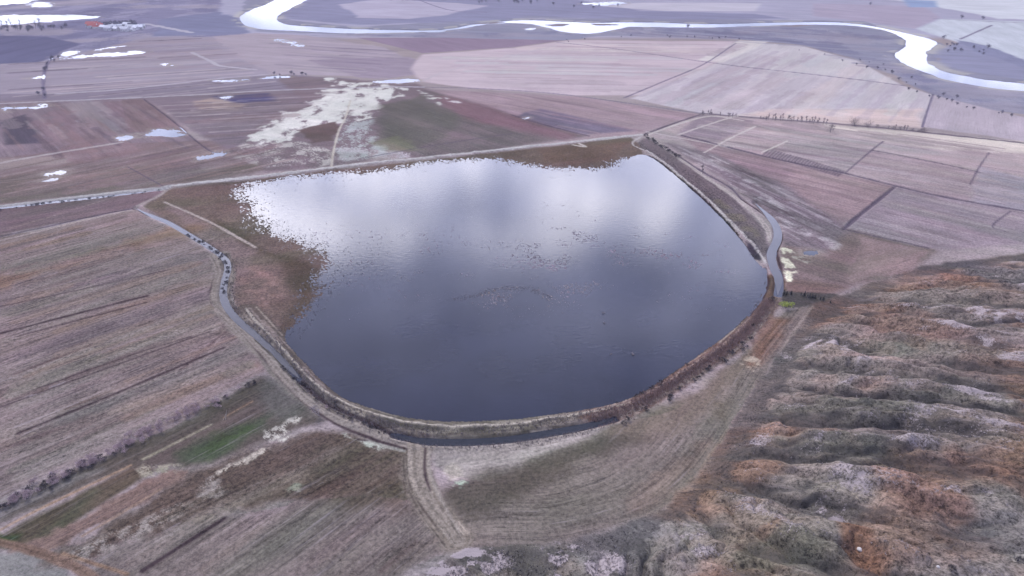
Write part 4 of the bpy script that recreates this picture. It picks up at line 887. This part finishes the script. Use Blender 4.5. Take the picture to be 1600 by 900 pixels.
def bush_proto(name, h, w, mat, n=240, tw=.07):
    root = empty(name); t = MB(); c = MB()
    for i in range(5):
        a = random.random()*6.283; t.tube((math.cos(a)*w*.06, math.sin(a)*w*.06, -.25), (math.cos(a)*w*.3, math.sin(a)*w*.3, h*.6), h*.022, h*.008, 4)
    lob = [(np.array((random.gauss(0, w*.22), random.gauss(0, w*.22), h*random.uniform(.3, .7))), random.uniform(.5, 1)) for _ in range(7)]
    for i in range(n):
        p0, s_ = random.choice(lob); o = rv(); o /= np.linalg.norm(o); p = p0+o*np.array((w*.28, w*.28, h*.28))*s_*random.random()**.4; p[2] = max(p[2], .03)
        c.blade(p, (o+np.array((0, 0, .6)))*h*random.uniform(.10, .2), tw*random.uniform(.6, 1.5))
    t.build('stem', BARK, root); c.build('crown', mat, root); return root
def dup(root):
    r = root.copy(); COL.objects.link(r)
    for ch in root.children: c = ch.copy(); COL.objects.link(c); c.parent = r
    return r
USED = set()
def place(proto, px, py, label, cat, group=None, s=1.0, sz=None, name=None, rz=None, xy=None):
    if proto.name in USED: o = dup(proto)
    else: o = proto; USED.add(proto.name)
    p = at(px, py, .8) if xy is None else xy
    o.location = (p[0], p[1], ground_z(*p)); o.rotation_euler = (0, 0, random.random()*6.283 if rz is None else rz); o.scale = (s, s, s if sz is None else sz)
    tag(o, label, cat, group); return o
def row(protos, px, n, label, cat, group, s=(.8, 1.2), jit=1.0, even=False):
    P = smooth_line(ats(px, .8), 6); L_ = np.concatenate([[0], np.cumsum(np.hypot(*np.diff(P, axis=0).T))])
    ss = np.sort(RNG.random(n))*L_[-1] if not even else (np.arange(n)+.5+RNG.uniform(-.35, .35, n))/n*L_[-1]
    for q in ss:
        xy = (np.interp(q, L_, P[:, 0])+random.gauss(0, jit), np.interp(q, L_, P[:, 1])+random.gauss(0, jit))
        place(random.choice(protos), 0, 0, label, cat, group, s=random.uniform(*s), xy=xy)

bare = [tree_proto('bare_tree', 8, 3.0, BARK, TWIG, 300, .06) for _ in range(3)]
slim = [tree_proto('bare_tree', 7, 1.5, BARK, TWIG, 160, .06, 'poplar') for _ in range(2)]
round_ = [tree_proto('bare_tree', 8, 4.6, BARK, TWIG, 520, .07, 'round', 3) for _ in range(2)]
dark = [bush_proto('shrub', 2.2, 2.8, DARKTWIG, 260, .10) for _ in range(3)]
hedge = [bush_proto('shrub', 2.7, 3.6, PINKTWIG, 300, .07) for _ in range(3)]
farb = [tree_proto('bare_tree', 10, 4.2, FARBARK, FARTWIG, 300, .22) for _ in range(3)]
# hedgerow along the long ditch on the right
row(bare[:2]+slim, [(1100,180),(1180,187),(1205,189)], 13, 'small bare tree in the loose part of the ditch hedgerow', 'tree', 'loose hedgerow trees', (.45, .8), 1.5)
row(slim, [(1195,188),(1250,191),(1292,196)], 22, 'slim upright bare tree in the closely planted ditch row', 'tree', 'slim hedgerow trees', (.55, .95), .8, True)
row(slim[:1]+bare[:1], [(1365,200),(1440,206)], 12, 'low bare sapling beside the dark straight ditch', 'tree', 'hedgerow saplings', (.35, .7), 1.0)
place(round_[0], 1336, 197, 'largest round bare tree of the pair beside the long ditch', 'tree', s=1.15)
place(round_[1], 1356, 198, 'broader lower round bare tree of the pair beside the long ditch', 'tree', s=1.0, sz=.85)
place(round_[0], 1444, 206, 'bare tree standing where two dark ditches meet', 'tree', s=.75)
place(bare[2], 1297, 207, 'tall pale bare tree standing alone in front of the hedgerow', 'tree', s=1.3)
place(bare[0], 1098, 181, 'bare tree at the fork of two ditches', 'tree', s=.7)
# bushes beside the track at the lake's far corner
row(dark, [(1010,214),(1030,228),(1045,238),(1062,249)], 15, 'dark bush in the line beside the track at the lake corner', 'bush', 'bushes by the lake corner track', (.8, 1.3), .8, True)
place(slim[0], 1098, 272, 'single dark upright tree beside the right hand canal', 'tree', s=.95)
# evergreens below the hill
CF = [conifer_proto('conifer', 5.0) for _ in range(2)]
row(CF, [(1222,459),(1250,463),(1275,467),(1300,474)], 21, 'small dark evergreen in the row below the hill', 'tree', 'evergreen row', (.3, .62), .9)
lime = bush_proto('shrub', 2.6, 5.5, LIME, 420, .14); place(lime, 1225, 481, 'lime green bush at the end of the evergreen row', 'bush', s=1.25)
place(dark[0], 1207, 470, 'dark bush between the canal end and the lime green bush', 'bush', s=1.0)
# hedge between striped field and dark meadow
row(hedge, [(-10,800),(60,765),(130,728),(200,694),(270,655),(335,630)], 90, 'pinkish leafless hedge shrub between striped field and dark meadow', 'shrub', 'hedge shrubs', (.4, .85), 1.6)
row(dark, [(-10,803),(60,769),(130,732),(200,698)], 22, 'low dark clump standing in for shadow at the foot of the pinkish hedge', 'shrub', 'shadow clumps under the hedge', (.5, .8), 1.2)  # dark clumps stand in for the shadow along the hedge base
row(dark[:2]+hedge[:1], [(335,632),(370,613),(402,598)], 8, 'small shrub at the thin upper end of the hedge', 'shrub', 'thin hedge end shrubs', (.4, .65), .8)
# dark clumps in the left canal
row(dark, [(290,364),(320,380),(345,400),(356,420),(351,440),(349,458)], 22, 'dark clump growing in the left canal', 'bush', 'clumps in the left canal', (.45, .8), .5, True)
row(dark, [(-10,331),(60,320),(160,309),(255,299)], 30, 'dark clump in the canal beside the long straight road', 'bush', 'clumps in the roadside canal', (.4, .75), .7)
row(dark, [(440,570),(480,610),(520,640),(560,660)], 16, 'dark bush in the dry part of the dyke ditch', 'bush', 'bushes in the dry dyke ditch', (.3, .65), .8)
row(dark, [(560,662),(590,672),(622,682)], 14, 'low tussock where the dyke ditch becomes wet', 'tussock', 'tussocks in the dyke ditch', (.25, .45), .9)
# shrubs on the brown reed bank
row(dark, [(965,662),(1010,640),(1050,618),(1090,590),(1125,566),(1160,540),(1190,505)], 24, 'dark shrub on the landward side of the red brown reed bank', 'shrub', 'shrubs along the reed bank', (.4, .8), 1.0)
row(dark, [(960,632),(990,622),(1040,592),(1080,566)], 9, 'dark shrub at the water edge of the reed bank', 'shrub', 'water edge shrubs', (.3, .6), .5)
pale = tree_proto('bare_tree', 6.5, 1.8, PALEWOOD, PALEWOOD, 260, .05, 'poplar', 2); place(pale, 498, 650, 'pale dry bare tree on the dyke above the lake', 'tree', s=1.0)
place(hedge[0], 510, 640, 'pale low shrub beside the pale dry tree on the dyke', 'shrub', s=.5)
# floating reed clumps
RC = bush_proto('reed_clump', .8, 1.6, PALEWOOD, 160, .08)
for px, py, lb, s in [(942,487,'pale reed clump in the lake, highest of the scattered four',.9), (944,503,'small pale reed clump just below the highest one in the lake',.7), (956,551,'faint small reed clump left of the bright one in the lake',.6), (988,552,'brightest reed clump standing alone in the dark water',1.0)]:
    o = place(RC, px, py, lb, 'reed clump', s=s); o.location.z = -.05
# leaning pole in the dark meadow
pole = empty('pole'); a = MB(); a.tube((0, 0, -.3), (1.0, .6, 3.6), .09, .06, 8); a.build('post', WOODM, pole); a = MB(); a.tube((.75, .45, 2.6), (-.7, -.6, -.2), .05, .05, 6); a.build('brace', WOODM, pole)
p = at(352, 655, .8); pole.location = (p[0], p[1], ground_z(*p)); tag(pole, 'pale leaning wooden pole with a brace in the dark meadow', 'pole')
# boulder and bushes on the hill
def on_hill(o, px, py, label, cat, s=1.0):
    p = hit(px, py); o.location = (p[0], p[1], ground_z(*p)); o.scale = (s, s, s); tag(o, label, cat)
def rock(name, r):
    import bmesh
    bm = bmesh.new(); bmesh.ops.create_icosphere(bm, subdivisions=3, radius=r)
    for v in bm.verts:
        q = v.co; k = .75+.5*float(fbm(np.array([q.x*1.7/r+3]), np.array([q.y*1.7/r+q.z*2/r]), 5, 3)[0]); v.co = q*k; v.co.z *= .7
    me = bpy.data.meshes.new(name); bm.to_mesh(me); bm.free(); me.materials.append(ROCKM); return link(name, me)
on_hill(rock('boulder', .6), 1349, 842, 'white boulder on the rim of the red earth pit', 'boulder')
on_hill(rock('boulder', .35), 1466, 886, 'pale small boulder at the bottom edge of the hillside', 'boulder')
on_hill(dup(dark[1]), 1591, 878, 'dark round bush by the pale hill track', 'bush', .7)
on_hill(dup(dark[2]), 1487, 892, 'dark bush near the lower pale boulder', 'bush', .6)
# trees of the flood plain and beyond the river
row(farb, [(1255,78),(1340,97),(1400,122),(1420,130)], 14, 'small bluish tree along the flood plain edge', 'tree', 'flood plain edge trees', (.22, .5), 8)
row(farb, [(1420,130),(1455,148),(1500,168),(1590,182)], 16, 'dark bluish tree on the bank right of the meeting ditch', 'tree', 'right bank trees', (.22, .5), 8)
row(farb, [(880,66),(915,60),(960,58),(1010,57),(1060,58),(1100,60),(1180,63)], 16, 'small tree along the upper edge of the pink fields', 'tree', 'pink field edge trees', (.2, .45), 6)
row(farb, [(600,-2),(800,3),(850,6),(900,10),(930,14)], 34, 'far tree in the dark belt beyond the river', 'tree', 'trees in the far belt', (.7, 1.2), 30)
for px, py, lb in [(1502,29,'far round tree in the pale field, left of two on the lane'), (1535,31,'far round tree in the pale field, right of two on the lane'), (1474,61,'round tree by the outer river bend'), (1543,76,'round tree alone beside the dark field strip'), (1074,44,'small tree alone on the near river bank'), (1360,8,'tree beside the small blue pond far off')]:
    place(farb[px % 3], px, py, lb, 'tree', s=.8)
row(farb, [(1470,72),(1500,74),(1525,86)], 14, 'pale tree of the grove inside the river bend', 'tree', 'river bend grove', (.35, .6), 12)
row(farb, [(0,47),(30,47),(60,48),(100,44)], 24, 'tree in the dark belt below the flooded fields', 'tree', 'trees below the flooded fields', (.6, 1.1), 12)
row(slim, [(5,41),(40,44),(75,44)], 7, 'tall slim tree rising above the dark belt', 'tree', 'tall slim far trees', (1.6, 2.2), 8)
row(farb, [(68,152),(68,130),(72,105),(84,90)], 14, 'small tree along the short lane in the upper left fields', 'tree', 'lane trees', (.35, .6), 3)
row(farb, [(425,117),(445,116),(470,118)], 8, 'low dark tree by the ditch above the white flat', 'tree', 'ditch trees above the white flat', (.3, .5), 4)
row(farb, [(158,42),(172,40),(186,39),(205,37)], 16, 'dark tree among the village houses', 'tree', 'village trees', (.6, 1.0), 12)
# the village
def house_proto(w, d, h, wall, roof):
    root = empty('house'); m = MB(); m.box(-w/2, w/2, -d/2, d/2, -.3, h); rg = h+d*.33
    m.poly([(-w/2, -d/2, h), (-w/2, d/2, h), (-w/2, 0, rg-.1)]); m.poly([(w/2, d/2, h), (w/2, -d/2, h), (w/2, 0, rg-.1)]); m.build('wall', wall, root)
    r = MB(); e = .5
    for s_ in (-1, 1):
        r.poly([(-w/2-e, s_*(d/2+e), h-.25), (w/2+e, s_*(d/2+e), h-.25), (w/2+e, 0, rg), (-w/2-e, 0, rg)]); r.poly([(-w/2-e, s_*(d/2+e), h-.05), (w/2+e, s_*(d/2+e), h-.05), (w/2+e, 0, rg+.2), (-w/2-e, 0, rg+.2)])
        r.poly([(-w/2-e, s_*(d/2+e), h-.25), (w/2+e, s_*(d/2+e), h-.25), (w/2+e, s_*(d/2+e), h-.05), (-w/2-e, s_*(d/2+e), h-.05)])
    ro = r.build('roof', roof, root); c = MB(); c.box(w*.2, w*.2+.7, -.3, .4, rg-.8, rg+1.1); c.build('chimney', WALL2, ro)
    for x in (-w*.3, w*.3): q = MB(); q.box(x-.6, x+.6, -d/2-.04, -d/2+.05, 1.0, 2.3); q.build('window', GLASSM, root)
    q = MB(); q.box(-.5, .5, -d/2-.04, -d/2+.05, 0, 2.1); q.build('door', DOORM, root); return root
def duph(root):
    r = root.copy(); COL.objects.link(r)
    for ch in root.children:
        c = ch.copy(); COL.objects.link(c); c.parent = r
        for g in ch.children: e = g.copy(); COL.objects.link(e); e.parent = c
    return r
H = {'red': house_proto(13, 9, 4, WALLM, REDROOF), 'dark': house_proto(12, 9, 3.6, WALLM, DARKROOF), 'pale': house_proto(12, 8, 4, WALLM, PALEROOF)}
used = set()
for kind, px, py in [('red',143,41),('red',148,40),('red',152,42),('red',146,43.5),('red',151,44.5),('red',157,43),('dark',163,43),('dark',172,42),('dark',181,41),('dark',190,40),('dark',200,39),('pale',177,44),('pale',186,43),('pale',200,42),('pale',162,45),('pale',182,47.5),('pale',190,47),('pale',197,48.5),('pale',206,48.5),('pale',212,46.5),('pale',217,46),('pale',204,45),('pale',171,47),('pale',222,43.5),('dark',208,42.5),('dark',168,40)]:
    h = H[kind] if kind not in used else duph(H[kind]); used.add(kind)
    p = at(px, py, .8); h.location = (p[0], p[1], ground_z(*p)); h.rotation_euler = (0, 0, random.uniform(-.5, .5)); s = random.uniform(.75, 1.1); h.scale = (s, s, s)
    tag(h, {'red': 'far house with a red roof at the left end of the village', 'dark': 'far white house with a dark roof in the back of the village', 'pale': 'far white house with a pale roof in the front of the village'}[kind], 'house', {'red': 'red roofed village houses', 'dark': 'dark roofed village houses', 'pale': 'pale roofed village houses'}[kind])
